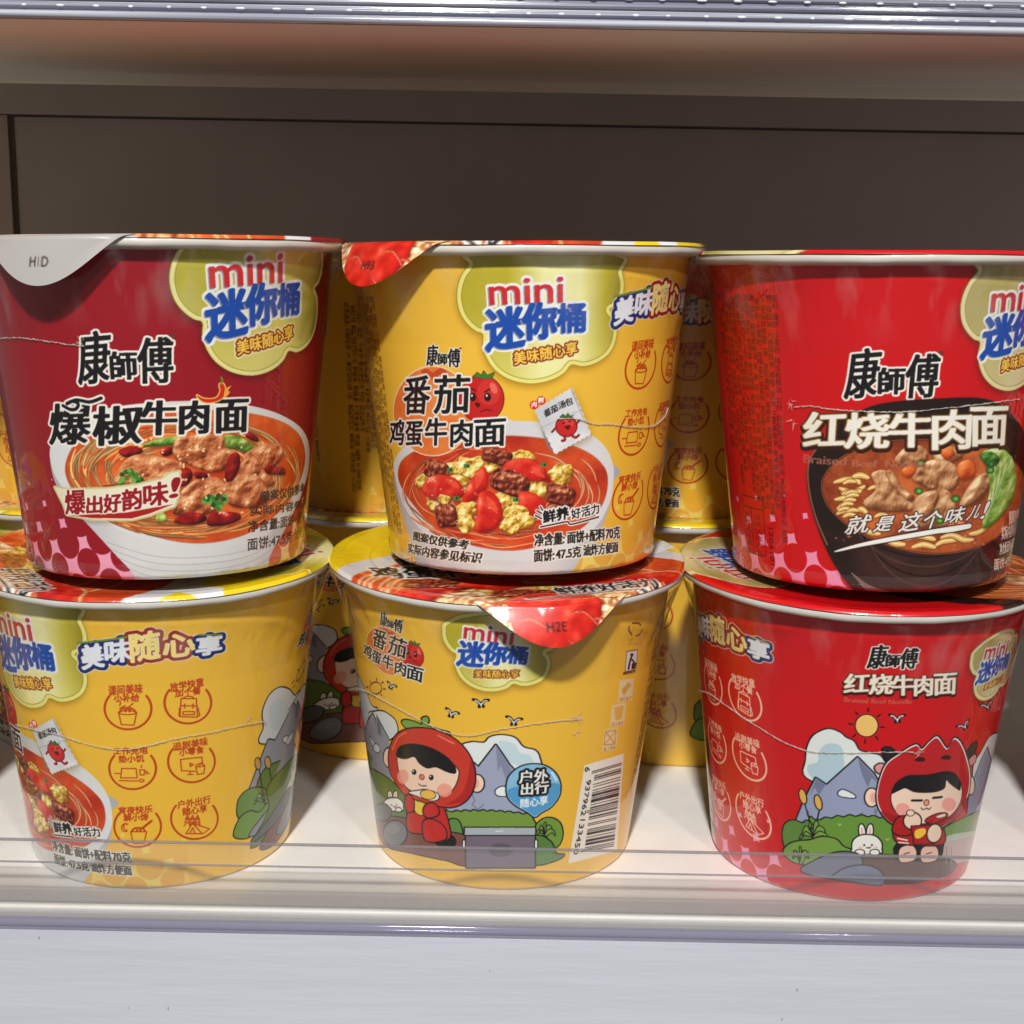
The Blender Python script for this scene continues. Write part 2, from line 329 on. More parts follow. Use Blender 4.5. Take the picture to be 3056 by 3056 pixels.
INGR = '配料:面饼:小麦粉,精炼棕榈油,淀粉,醋酸酯淀粉,食用盐,复配酸度调节剂(碳酸钾,碳酸钠,六偏磷酸钠,磷酸二氢钠,三聚磷酸钠,焦磷酸钠,谷氨酸钠,5-呈味核苷酸二钠),复配增稠剂(黄原胶,海藻酸钠,大豆分离蛋白,淀粉,魔芋粉,全蛋粉),羧甲基纤维素钠,复配着色剂(栀子黄,核黄素),维生素,酱包:精炼棕榈油,葱,姜,蒜,牛肉,食用盐,味精,辣椒,白砂糖,食品用香料,粉包:食用盐,麦芽糊精,香辛料,菜包:脱水高丽菜,脱水胡萝卜,脱水肉粒0.2克(熟肉制品),大豆蛋白,玉米淀粉,山梨糖醇液'
def ingredients(cv, col, right, ncol, htop, hbot, step=2.55, size=1.75, tail=None):
    """small print in upright columns, read from the right column leftwards"""
    m = MMap(); k = 0
    for j in range(ncol):
        a = right-j*step; h = htop; lim = hbot[j % len(hbot)]
        while h > lim:
            ch = INGR[k % len(INGR)]; k += 1
            if ch in ',:-.': h -= .9; continue
            if ch in '()': h -= .7; continue
            wd = size*(.5 if ch.isdigit() else 1)/43.2*57.3; cv.text(m, ch, (a-wd/2, h-size), (a+wd/2, h-size), (a-wd/2, h), col, .03); h -= size*1.09
def seagull(cv, A, c, s=1.0, r=0, ink=BLK):
    q = math.radians(r); f = lambda P: [(c[0]+s*(x*math.cos(q)-y*math.sin(q)), c[1]+s*(x*math.sin(q)+y*math.cos(q))) for x, y in P]
    cv.line(A, f([(-38,-18),(-20,-14),(-4,2),(4,2),(20,-14),(38,-16)]), .85, ink); cv.line(A, f([(-2,0),(-8,18)]), .9, ink); cv.line(A, f([(2,0),(12,16)]), .9, ink)
    cv.line(A, f([(-30,-14),(-16,-10),(0,6),(16,-10),(30,-13)]), .34, (226,232,236)); cv.line(A, f([(0,4),(2,14)]), .36, (226,232,236))
def sunface(cv, A, c, r, fill, ink):
    cv.ell(A, c, (r,r*.98), None if fill is None else fill, edge=ink, ew=.3) if fill is not None else cv.line(A, arc(c, (r,r), 0, 360), .38, ink)
    for k in range(8):
        q = k*math.pi/4+.1; cv.line(A, [(c[0]+r*1.3*math.cos(q), c[1]+r*1.3*math.sin(q)), (c[0]+r*1.6*math.cos(q), c[1]+r*1.6*math.sin(q))], .45, ink)
def bunny(cv, A, c, s=1.0):
    f = lambda P: [(c[0]+x*s, c[1]+y*s) for x, y in P]
    for dx, r in ((-22,-8), (16,6)):
        cv.ell(A, (c[0]+dx*s, c[1]-62*s), (14*s,36*s), WHT, rot_deg=r, edge=BLK, ew=.38); cv.ell(A, (c[0]+dx*s, c[1]-62*s), (6*s,22*s), (240,180,170), rot_deg=r)
    cv.poly(A, f([(-70,20),(-66,-14),(-40,-38),(0,-46),(42,-38),(70,-10),(72,22),(62,44),(-60,44)]), WHT, edge=BLK, ew=.42)
    for x in (-34, 40): cv.ell(A, (c[0]+x*s, c[1]+40*s), (22*s,13*s), WHT, edge=BLK, ew=.3)
    for x in (-12, 26): cv.ell(A, (c[0]+x*s, c[1]+4*s), (5*s,5*s), BLK)
    cv.line(A, f([(-2,14),(4,20),(9,14),(14,20),(20,14)]), .24, BLK)
    for x in (-30, 44): cv.ell(A, (c[0]+x*s, c[1]+16*s), (10*s,6*s), (246,190,180))
def plant(cv, A, c, s=1.0, n=6):
    """long arching leaves"""
    for k in range(n):
        q = -math.pi/2+(k-(n-1)/2)*.42; L = s*(1-.12*abs(k-(n-1)/2)); dx, dy = math.cos(q)*L, math.sin(q)*L
        P = [(c[0]-3, c[1]), (c[0]+dx*.55-6, c[1]+dy*.8), (c[0]+dx*1.0, c[1]+dy*.85+abs(dx)*.25), (c[0]+dx*1.15, c[1]+dy*.55+abs(dx)*.5), (c[0]+dx*.8, c[1]+dy*.62+abs(dx)*.18), (c[0]+6, c[1])]
        cv.poly(A, P, (120,160,66), edge=BLK, ew=.3)
# ------------------------------------------------------------------ yellow tomato-egg-beef design
YB = (238,188,60)
def soup_bowl(cv, A, rim, soup, body=None, soupc=((176,40,18),(222,84,36)), rimc=(206,206,208), rim2=(176,176,182)):
    if body: 
        mk, y, x = cv.mask(A, body, True, 4); gradient_fill(cv, mk, y, x, [(0, rim2), (.25, rimc), (.7, (214,214,214)), (1, rim2)])
    mk, y, x = cv.mask(A, rim, True, 4); gradient_fill(cv, mk, y, x, [(0, (224,224,224)), (.5, rimc), (1, (226,226,226))])
    mk, y, x = cv.mask(A, soup, True, 4); n = nz(NZS, y, x, mk.shape); n2 = nz(NZ, y, x, mk.shape)
    c = C_(soupc[0])+(C_(soupc[1])-C_(soupc[0]))*np.clip(.6+.22*n+.1*n2, 0, 1)[..., None]
    cv.put(dil(mk, 3), y, x, (150,70,40), .6); cv.put(mk, y, x, c)
    return mk, y, x
def egg(cv, A, c, rx, ry, seed):
    g = np.random.default_rng(seed); t = np.linspace(0, 2*np.pi, 18, endpoint=False); r = 1+g.uniform(-.16, .2, 18)
    cv.chunk(A, np.stack([c[0]+rx*r*np.cos(t), c[1]+ry*r*np.sin(t)], 1), (150,92,16), (238,200,84), (254,244,186), feat=1.7, amp=1.0, r=.8, spec=.10, seed=seed)
def beef(cv, A, c, rx, ry, q, seed):
    g = np.random.default_rng(seed); a = math.radians(q); P = []
    for x, y in ((-1,-.8),(-.2,-1),(.9,-.75),(1,.2),(.85,.9),(0,1),(-.9,.8),(-1,0)):
        x, y = x*rx*g.uniform(.9,1.05), y*ry*g.uniform(.9,1.05); P.append((c[0]+x*math.cos(a)-y*math.sin(a), c[1]+x*math.sin(a)+y*math.cos(a)))
    cv.chunk(A, P, (52,12,8), (122,40,24), (206,120,84), feat=1.3, amp=.8, r=.7, seed=seed, stretch=2)
    top = [(p[0]*.86+c[0]*.14, c[1]+(p[1]-c[1])*.42-ry*.38) for p in P]
    cv.chunk(A, top, (96,30,18), (160,70,44), (240,178,134), feat=1.2, amp=.9, r=.5, seed=seed+5, stretch=2)
def tom(cv, A, P, hl=None):
    cv.chunk(A, P, (150,16,12), (214,34,22), (242,104,76), feat=3, amp=.16, r=1.7, k=.9, spec=.2)
    if hl is not None: cv.poly(A, hl, (238,92,62), alpha=.7)
def noodle_swirl(cv, A, c, rx, ry, a0, a1, n, seed, wd=.8, cols=((176,74,30),(236,166,104),(252,222,170)), depth=.5):
    """loose strands lying roughly along the bowl's edge"""
    g = np.random.default_rng(seed)
    for k in range(int(n*2.2)):
        f = 1-depth*g.uniform(0, 1)**1.3; m_ = g.uniform(a0, a1); L = g.uniform(12, 34); p = g.uniform(0, 6.28); w_ = g.uniform(2, 7); tw = g.uniform(-.05, .05); dk = g.uniform(.62, 1.08)
        P = [(c[0]+rx*(f+tw*(t-m_)/20)*math.cos(math.radians(t)), c[1]+ry*(f+tw*(t-m_)/20)*math.sin(math.radians(t))+w_*math.sin(t*.16+p)) for t in np.linspace(m_-L, m_+L, 9)]
        cv.noodles(A, [P], wd*g.uniform(.6,1.2), tuple(tuple(min(255, v*dk) for v in q) for q in cols))
def sachet(cv, A):
    P = densify([(1000,880),(1188,766),(1284,1000),(1102,1102)], True, 16)
    d = np.array([(4 if i % 2 else -3) for i in range(len(P))]); c = P.mean(0); P = P+(P-c)/np.linalg.norm(P-c, axis=1)[:,None]*d[:,None]
    mk, y, x = cv.poly(A, P, (200,202,206), smooth=False, shadow=((120,80,20), 1.2, .8, .4, .5)); n = nz(NZS, y, x, mk.shape)
    cv.put(mk*np.clip(.5+.35*n, 0, 1), y, x, (238,238,240), .9); cv.line(A, [(1040,965),(1232,880)], .3, (160,160,168), alpha=.5)
    cv.poly(A, [(1185,770),(1200,800),(1270,985),(1284,1000),(1278,1004),(1190,800)], (150,152,160), alpha=.7)
    cv.poly(A, [(1032,960),(1062,1060),(1100,1095),(1102,1100),(1060,1020)], (120,124,134), alpha=.7)
    for i, (t, q) in enumerate(zip('番茄汤包', ((1052,918),(1086,900),(1124,880),(1160,864)))): cv.text(A, t, q, (q[0]+34,q[1]-16), (q[0]-8,q[1]-36), BLK, .05)
    cv.ell(A, (1160,962), (52,50), (206,34,36), edge=(40,10,10), ew=.22); cv.ell(A, (1174,945), (24,22), (226,76,66), alpha=.7)
    cv.poly(A, [(1125,915),(1142,898),(1156,908),(1168,892),(1178,908),(1200,905),(1180,922),(1150,924)], (60,100,50), smooth=False)
    cv.line(A, [(1110,965),(1088,990)], .6, (150,20,20)); cv.line(A, [(1210,950),(1226,930)], .6, (150,20,20)); cv.line(A, [(1150,1010),(1152,1030),(1138,1034)], .7, (150,20,20)); cv.line(A, [(1185,1005),(1205,1018),(1222,1006)], .7, (150,20,20))
    cv.line(A, [(1140,948),(1150,944)], .3, BLK); cv.line(A, [(1172,938),(1182,936)], .3, BLK); cv.poly(A, [(1150,962),(1180,956),(1170,980)], (90,10,10))
    for c, t in (((998,855),'内'), ((1034,832),'附')):
        cv.ell(A, c, (22,22), (206,36,36)); cv.text(A, t, (c[0]-13,c[1]+13), (c[0]+13,c[1]+8), (c[0]-13,c[1]-13), WHT, .1)
def yellow_front(cv, A):
    rim = [(296,1190),(310,1110),(380,1040),(520,985),(700,950),(900,935),(1090,945),(1250,985),(1350,1060),(1392,1150),(1396,1240),(1378,1340),(1320,1450),(1200,1560),(1020,1640),(840,1660),(640,1620),(470,1520),(350,1370)]
    body = rim[:6]+rim[9:12]+[(1378,1360),(1330,1480),(1250,1600),(1185,1700),(1160,1780),(420,1780),(410,1660),(385,1560),(340,1420),(305,1290)]
    soup = [(316,1200),(340,1130),(430,1075),(600,1030),(840,1010),(1080,1030),(1260,1090),(1350,1170),(1365,1260),(1335,1360),(1250,1460),(1120,1530),(960,1575),(820,1580),(650,1545),(500,1470),(390,1350),(335,1270)]
    soup_bowl(cv, A, rim, soup, body)
    noodle_swirl(cv, A, (840,1290), 500, 262, 130, 232, 9, 3, cols=((170,52,24),(230,130,84),(250,206,160)))
    noodle_swirl(cv, A, (840,1290), 500, 262, -45, 42, 9, 4, cols=((170,52,24),(230,140,90),(250,214,170)))
    noodle_swirl(cv, A, (840,1280), 490, 285, 55, 128, 6, 5, cols=((160,40,18),(222,104,60),(244,180,120)))
    noodle_swirl(cv, A, (760,1270), 380, 240, 200, 262, 5, 6, cols=((170,42,20),(220,84,44),(240,150,100)))
    for i, (x, y, a, b) in enumerate(((700,1165,130,52),(940,1115,62,34),(1130,1205,62,52),(1165,1180,30,26),(440,1240,36,34),(880,1330,95,55),(515,1340,60,44),(1005,1280,60,52),(640,1300,60,40),(600,1240,70,30))): egg(cv, A, (x,y), a, b, i)
    beef(cv, A, (508,1178), 62, 44, 10, 1); beef(cv, A, (812,1112), 78, 42, 14, 2)
    tom(cv, A, [(838,1195),(850,1150),(900,1125),(970,1122),(1030,1150),(1065,1200),(1075,1240),(1010,1236),(930,1245),(880,1225)], [(990,1160),(1035,1190),(1050,1220),(1000,1200)])
    tom(cv, A, [(440,1290),(450,1240),(490,1210),(550,1205),(610,1228),(642,1275),(640,1315),(580,1330),(500,1335)], [(560,1222),(610,1245),(620,1275),(570,1250)])
    tom(cv, A, [(636,1352),(650,1290),(690,1215),(742,1163),(766,1205),(760,1265),(715,1320),(670,1350)], [(700,1230),(735,1180),(745,1215),(710,1275)])
    beef(cv, A, (880,1245), 100, 62, 20, 3); beef(cv, A, (1132,1305), 70, 54, 10, 4)
    tom(cv, A, [(928,1290),(1000,1298),(1050,1345),(1045,1395),(990,1420),(925,1405),(918,1345)])
    for i, (x, y, a, b) in enumerate(((660,1380,52,44),(655,1450,46,44),(840,1345,50,40),(905,1400,62,48),(880,1460,50,40),(960,1440,44,36),(545,1330,34,26))): egg(cv, A, (x,y), a, b, 20+i)
    beef(cv, A, (560,1408), 52, 62, -8, 5)
    tom(cv, A, [(722,1298),(785,1290),(832,1350),(836,1425),(800,1475),(745,1495),(702,1478),(712,1400)], [(760,1310),(800,1345),(815,1400),(770,1360)])
    g = np.random.default_rng(2)
    for x, y, q in ((660,1160,0),(1045,1155,40),(905,1330,0),(605,1322,70),(575,1180,80)): cv.poly(A, [(x-16,y-9),(x+14,y-12),(x+17,y+9),(x-13,y+12)], (70,130,60), smooth=False); cv.ell(A, (x+6,y), (6,8), (24,70,30))
    for _ in range(60):
        x, y = g.uniform(400,1300), g.uniform(1080,1520); cv.ell(A, (x,y), (g.uniform(3,9),g.uniform(2,6)), (238,110,60), alpha=.45)
    for _ in range(26): x, y = g.uniform(450,1180), g.uniform(1130,1470); cv.ell(A, (x,y), (5,2.5), (255,236,214), alpha=.75)
    tomato_title(cv, A); sachet(cv, A)
    T = [('鲜养', (1045,1448), (1172,1424), (1040,1386), .16), ('好活力', (1187,1428), (1325,1396), (1182,1378), .1)]
    for t, a, b, c, bo in T: cv.text(A, t, a, b, c, BLK, bo, [(.42, WHT)])
    for P in ([(1030,1466),(1110,1450),(1165,1440),(1190,1452),(1322,1416)], [(1005,1408),(1035,1424)], [(1012,1385),(1035,1398)], [(1030,1365),(1040,1382)]): cv.line(A, P, .42, BLK, edge=WHT, ew=.3)
    for t, a, b, c in (('图案仅供参考', (392,1532), (664,1580), (395,1486)), ('实际内容参见标识', (365,1594), (728,1648), (368,1544)), ('净含量:', (1000,1564), (1148,1552), (1002,1502)), ('面饼+配料', (1165,1550), (1352,1530), (1165,1490)), ('70克', (1358,1530), (1428,1522), (1358,1468)),
                       ('面饼:', (998,1642), (1098,1634), (998,1580)), ('47.5克', (1108,1630), (1232,1616), (1108,1574)), ('油炸方便面', (1245,1612), (1418,1592), (1245,1556))): cv.text(A, t, a, b, c, (40,34,30), .14, [(.3, (238,232,220))])
def yellow_kid(cv, A, B):
    """the picnic picture on the back of the yellow cup (crop C5; B = crop C4 for what shows on its neighbour)"""
    K = dict(edge=BLK, ew=.42)
    tomato_title(cv, Aff(mU2, (560,890), A([(380,595)])[0], .60, 8), .6)
    brand(cv, Aff(Map('U3','C3'), (1080,730), A([(363,432)])[0], .36, 6), .42)
    sunface(cv, A, (288,762), 30, None, (110,50,15)); seagull(cv, A, (365,752), .62, 25)
    for c, s, r in (((815,838),1.0,0), ((668,890),.85,20), ((980,928),1.0,8)): seagull(cv, A, c, s, r)
    # far left seen on the next cup
    cv.poly(B, [(1300,1020),(1322,960),(1318,880),(1350,800),(1400,760),(1450,770),(1478,800),(1510,770),(1530,810),(1530,900),(1510,1030),(1330,1040)], (206,208,208), **K)
    cv.poly(A, [(252,900),(285,880),(325,880),(360,900),(388,930),(395,985),(350,1020),(300,1000)], (214,220,222), **K)
    cv.poly(B, [(1355,850),(1400,820),(1440,840),(1440,920),(1380,980),(1350,930)], (186,200,206), alpha=.8)
    cv.poly(B, [(1250,1270),(1318,1090),(1345,1020),(1380,1025),(1475,838),(1500,890),(1506,1000),(1492,1160),(1300,1300)], (146,148,158), smooth=False, **K)
    cv.poly(B, [(1475,842),(1500,890),(1490,1000),(1470,960)], (116,118,132), smooth=False)
    cv.poly(B, [(1320,1180),(1400,1130),(1480,1112),(1505,1100),(1478,1430),(1300,1300)], (96,124,52), **K)
    cv.ell(B, (1440,1020), (22,17), (206,208,208), edge=BLK, ew=.25)
    for x, y0, y1 in ((1295,1140,1320),(1345,1135,1310)):
        cv.line(B, [(x,y0),(x+28,y1)], .4, BLK); cv.ell(B, (x-2,y0), (13,28), (196,150,80), rot_deg=-8, edge=BLK, ew=.3)
    cv.poly(B, [(1205,1420),(1195,1330),(1240,1275),(1300,1262),(1350,1290),(1380,1370),(1330,1430)], (104,140,62), **K); plant(cv, B, (1330,1335), 78)
    cv.poly(B, [(1175,1505),(1200,1420),(1250,1380),(1300,1385),(1350,1330),(1400,1300),(1430,1330),(1340,1420),(1260,1505)], (112,148,64), **K)
    cv.poly(B, [(1250,1500),(1330,1390),(1420,1290),(1470,1258),(1488,1270),(1478,1415),(1440,1430),(1320,1480)], (140,140,152), **K)
    # middle
    cv.poly(A, [(292,898),(330,970),(352,1010),(380,1400),(290,1400),(268,1150)], (146,148,158), smooth=False)
    cv.line(A, [(292,898),(330,970),(352,1010)], .42, BLK, smooth=False)
    cv.poly(A, [(292,902),(312,945),(318,1010),(298,985)], (108,112,128), smooth=False); cv.ell(A, (293,1064), (14,22), (206,210,212), rot_deg=-20, edge=BLK, ew=.25)
    cv.poly(A, [(715,1070),(765,1034),(830,1036),(862,1008),(920,998),(985,1012),(1028,1058),(1085,1074),(1108,1110),(1110,1180),(1000,1240),(760,1240)], (228,234,234), **K)
    cv.poly(A, [(905,1030),(980,1040),(1010,1085),(1060,1100),(1080,1150),(1000,1150),(940,1110)], (190,216,226), alpha=.8)
    cv.poly(A, [(640,1420),(668,1130),(730,1095),(803,1158),(890,1046),(960,1150),(1012,1200),(1060,1440),(640,1440)], (160,168,192), smooth=False, **K)
    cv.poly(A, [(890,1050),(955,1148),(985,1200),(940,1220),(915,1150),(900,1180)], (132,138,164), smooth=False)
    cv.line(A, [(770,1290),(785,1330),(770,1345),(800,1370),(830,1345)], .3, (110,116,140), smooth=False)
    cv.poly(A, [(935,1258),(905,1262),(888,1280),(900,1300),(945,1300)], (236,240,240), edge=BLK, ew=.3)
    cv.poly(A, [(262,1175),(300,1185),(350,1215),(400,1260),(440,1300),(470,1420),(300,1450),(280,1300)], (96,124,52), **K)
    hill = [(640,1386)]+[(650+i*22, 1376+(5 if i % 2 else -2)+.0006*(i*22-150)**2*.5) for i in range(20)]+[(1090,1540),(740,1530),(650,1480)]
    cv.poly(A, hill, (118,152,64), **K); cv.poly(A, [(650,1430),(700,1425),(720,1500),(655,1490)], (96,140,70), **K)
    cv.poly(A, [(300,1420),(430,1415),(560,1470),(745,1510),(745,1645),(640,1625),(480,1590),(330,1545)], (122,78,70), **K)
    bunny(cv, A, (375,1345), .68)
    cv.ell(A, (322,1385), (42,42), (98,98,106), **K); cv.ell(A, (385,1490), (58,62), (118,120,128), **K); cv.ell(A, (375,1468), (34,24), (140,142,150), alpha=.7)
    # bushes and cool box
    cv.poly(A, [(1080,1500),(1100,1440),(1150,1412),(1205,1432),(1225,1490),(1205,1550),(1150,1570),(1080,1560)], (112,152,60), **K); plant(cv, A, (1140,1500), 72, 5)
    cv.poly(A, [(1080,1520),(1120,1505),(1170,1540),(1190,1590),(1232,1600),(1180,1630),(1082,1642)], (84,128,56), **K)
    cv.poly(A, [(740,1485),(1085,1485),(1085,1662),(742,1662)], (116,106,120), smooth=False, **K); cv.poly(A, [(735,1462),(1087,1462),(1087,1498),(735,1498)], (172,180,188), smooth=False, **K)
    cv.ell(A, (915,1575), (62,34), (94,86,100)); cv.line(A, [(890,1480),(925,1478)], .3, (226,232,236))
    for x in (730, 1092): cv.line(A, [(x,1530),(x,1560)], .6, WHT, edge=BLK, ew=.3)
    # seated child in a tomato hood
    RED, SK = (196,40,38), (246,212,188)
    cv.poly(A, [(590,1500),(640,1490),(680,1515),(682,1545),(640,1555),(590,1540)], (24,20,24), **K)
    cv.poly(A, [(440,1310),(500,1290),(590,1310),(630,1370),(652,1440),(660,1505),(620,1530),(540,1525),(520,1490),(455,1470),(445,1400)], RED, **K)
    cv.poly(A, [(448,1395),(490,1385),(530,1400),(540,1470),(520,1490),(452,1475)], RED, **K); cv.poly(A, [(525,1440),(560,1420),(610,1440),(640,1480),(630,1522),(540,1525)], RED, **K)
    cv.poly(A, [(470,1300),(545,1300),(540,1390),(490,1385)], (240,200,70), edge=BLK, ew=.3)
    cv.ell(A, (795,1240), (34,42), SK, **K); cv.ell(A, (790,1242), (18,24), (240,176,156)); cv.ell(A, (352,1110), (24,46), SK, **K)
    cv.poly(A, [(418,932),(440,922),(480,930),(520,945),(520,915),(545,906),(553,925),(548,948),(600,970),(655,985),(650,1003),(600,1000),(545,992),(500,985),(440,960)], (120,160,66), **K)
    cv.poly(A, [(352,1120),(360,1060),(390,1000),(450,968),(540,965),(630,988),(710,1040),(762,1110),(785,1190),(775,1270),(735,1330),(670,1358),(600,1352),(520,1330),(440,1300),(390,1240),(360,1180)], (200,58,42), **K)
    cv.poly(A, [(690,1340),(735,1330),(775,1270),(785,1190),(765,1120),(748,1220),(712,1300),(640,1345)], (168,30,30), alpha=.8)
    cv.line(A, [(600,1000),(680,1040)], .5, (230,120,105)); cv.line(A, [(372,1070),(400,1010),(440,985)], .35, (230,120,105))
    cv.poly(A, [(398,1090),(440,1070),(600,1090),(690,1160),(702,1200),(680,1260),(640,1292),(580,1302),(500,1290),(440,1255),(408,1190)], SK, edge=BLK, ew=.3)
    cv.poly(A, [(390,1092),(410,1052),(480,1040),(570,1062),(650,1110),(690,1165),(684,1192),(640,1182),(590,1160),(545,1165),(505,1140),(480,1108),(440,1118),(402,1112)], BLK)
    for x, y in ((480,1183),(566,1210)): cv.ell(A, (x,y), (12,14), BLK); cv.ell(A, (x-4,y-5), (4,4), WHT)
    cv.ell(A, (519,1208), (11,12), (236,120,90), edge=BLK, ew=.2); cv.line(A, [(503,1242),(518,1252),(540,1252)], .32, BLK)
    cv.ell(A, (424,1206), (28,36), (240,160,140), alpha=.9); cv.ell(A, (632,1274), (38,34), (240,160,140), alpha=.9)
    cv.poly(A, [(455,1285),(490,1300),(560,1325),(600,1318),(596,1290),(540,1272),(510,1275)], (236,232,214), edge=BLK, ew=.28); cv.ell(A, (550,1296), (38,22), (238,190,80), rot_deg=8, edge=BLK, ew=.2)
    cv.poly(A, [(440,1305),(462,1300),(478,1330),(475,1375),(450,1380),(436,1345)], RED, **K); cv.poly(A, [(528,1370),(545,1345),(580,1342),(602,1370),(595,1400),(550,1410),(530,1395)], RED, **K)
    # balloon sign
    cv.poly(A, [(944,1270),(955,1210),(1000,1165),(1060,1145),(1130,1150),(1185,1185),(1212,1240),(1208,1300),(1170,1355),(1120,1385),(1086,1408),(1050,1385),(990,1350),(955,1315)], (136,190,224), **K)
    cv.poly(A, [(948,1275),(1000,1255),(1060,1262),(1130,1240),(1208,1245),(1205,1300),(1168,1352),(1120,1380),(1086,1402),(1050,1380),(992,1345),(958,1312)], (82,156,206)); cv.line(A, [(1170,1185),(1195,1225)], .5, (226,240,248))
    for t, a, b, c in (('户外', (1008,1240), (1148,1232), (1010,1176)), ('出行', (1016,1300), (1152,1286), (1018,1240))): cv.text(A, t, a, b, c, BLK, .3, [(.5, BLK)])
    for t, a, b, c in (('户外', (1008,1240), (1148,1232), (1010,1176)), ('出行', (1016,1300), (1152,1286), (1018,1240))): cv.text(A, t, a, b, c, WHT, .14)
    cv.text(A, '随心享', (1014,1362), (1150,1344), (1014,1318), (232,240,246), .08)
EANL = ['0001101','0011001','0010011','0111101','0100011','0110001','0101111','0111011','0110111','0001011']
EANP = ['LLLLLL','LLGLGG','LLGGLG','LLGGGL','LGLLGG','LGGLLG','LGGGLL','LGLGLG','LGLGGL','LGGLGL']
def ean(d):
    s = '101'; inv = lambda q: q.translate(str.maketrans('01','10'))
    for c, p in zip(d[1:7], EANP[int(d[0])]): q = EANL[int(c)]; s += q if p == 'L' else inv(q)[::-1]
    s += '01010'
    for c in d[7:]: s += inv(EANL[int(c)])
    return s+'101'
def yellow_side(cv, A):
    cv.poly(A, [(1335,1150),(1532,1090),(1497,1578),(1254,1642)], (238,232,218), smooth=False)
    code = ean('6937962133450'); P0, P1, Q0, Q1 = map(np.array, ((1372,1180.),(1318,1585.),(1522,1135.),(1482,1555.)))
    n = len(code)
    for i, b in enumerate(code):
        if b == '1':
            e = 0 if (i < 3 or i > n-4 or 44 < i < 50) else .10; a, c = i/n, (i+1)/n
            lo0, lo1, hi0, hi1 = P0+(P1-P0)*a, P0+(P1-P0)*c, Q0+(Q1-Q0)*a, Q0+(Q1-Q0)*c
            f = lambda l, h: l+(h-l)*e
            cv.poly(A, [f(lo0,hi0), hi0, hi1, f(lo1,hi1)], (30,26,26), smooth=False)
    for t, a, b, c in (('6', (1338,1158), (1336,1182), (1362,1158)), ('937962', (1346,1222), (1316,1402), (1368,1222)), ('133450', (1314,1420), (1278,1596), (1338,1420))): cv.text(A, t, a, b, c, (30,26,26), .05)
    col = (240,206,140)
    for k in range(3):
        q = np.radians(-90+120*k); c = np.array((1590,467.)); p = [c+34*np.array((math.cos(q+d), math.sin(q+d))) for d in (-.45,.45,.95)]
        cv.line(A, p, .5, (96,78,60), smooth=False)
    for i in range(2): cv.text(A, '请保护环境' if i == 0 else '回收再利用', (1548+3*i,528+22*i), (1615+3*i,524+22*i), (1548+3*i,512+22*i), (206,150,60), .02)
    cv.poly(A, [(1548,580),(1600,572),(1592,668),(1540,678)], (230,226,216), smooth=False, edge=(50,40,36), ew=.22)
    cv.ell(A, (1572,596), (8,9), (30,26,26)); cv.line(A, [(1568,610),(1560,640),(1556,664)], .9, (30,26,26)); cv.line(A, [(1570,616),(1584,632)], .5, (30,26,26)); cv.poly(A, [(1574,640),(1592,637),(1588,662),(1572,664)], None, edge=(30,26,26), ew=.22, smooth=False)
    cv.text(A, '保持环境卫生', (1528,696), (1590,684), (1529,682), (40,30,26), .05)
    for y, t in ((712,'揭开盖子'),(836,'加入热水'),(960,'盖上等候')):
        d = (y-712)*-.32; f = lambda P: [(x+d, yy+y) for x, yy in P]
        cv.poly(A, f([(1512,12),(1582,0),(1572,112),(1502,124)]), (226,212,184), smooth=False, alpha=.8); cv.text(A, t, *f([(1508,120),(1570,110),(1510,98)]), (170,110,40), .03)
        if y == 712: cv.poly(A, f([(1520,60),(1555,20),(1570,34),(1532,88)]), (214,164,70), smooth=False)
        elif y == 836: cv.poly(A, f([(1522,22),(1572,14),(1560,82),(1530,88)]), (224,176,80), smooth=False)
        else: cv.line(A, f([(1518,20),(1566,82)]), .4, (206,150,60)); cv.line(A, f([(1572,14),(1512,88)]), .4, (206,150,60)); cv.line(A, f([(1518,20),(1572,14),(1566,82),(1512,88),(1518,20)]), .4, (206,150,60), smooth=False)
def paint_yellow():
    cv = Canvas(LW, LH, YB); A = mU2; B = EdgeMap('L1', 'C4', 42.5); Cc = Map('L2', 'C5', 176.6)
    dots(cv, -75, 66, 24, (226,164,48), (238,214,110), .8)
    ingredients(cv, (92,54,18), -60, 10, 74, [8, 9, 10, 22, 23, 24, 24, 30], tail=True)
    ingredients(cv, (92,54,18), 259.5, 7, 74, [20, 24, 26], tail=True)
    cloud(cv, A, PAL_Y); brand(cv, Aff(Map('U3','C3'), (1080,730), A([(540,610)])[0], .44, 3), .5)
    yellow_front(cv, A); heading(cv, B); icons(cv, B, (186,66,24)); yellow_kid(cv, Cc, B)
    q = Cc([(890,588)])[0]; a2 = Aff(A, (1030,430), q, .70, 8); a2.sc = .70; cloud(cv, a2, PAL_Y, False)
    yellow_side(cv, Cc)
    return cv
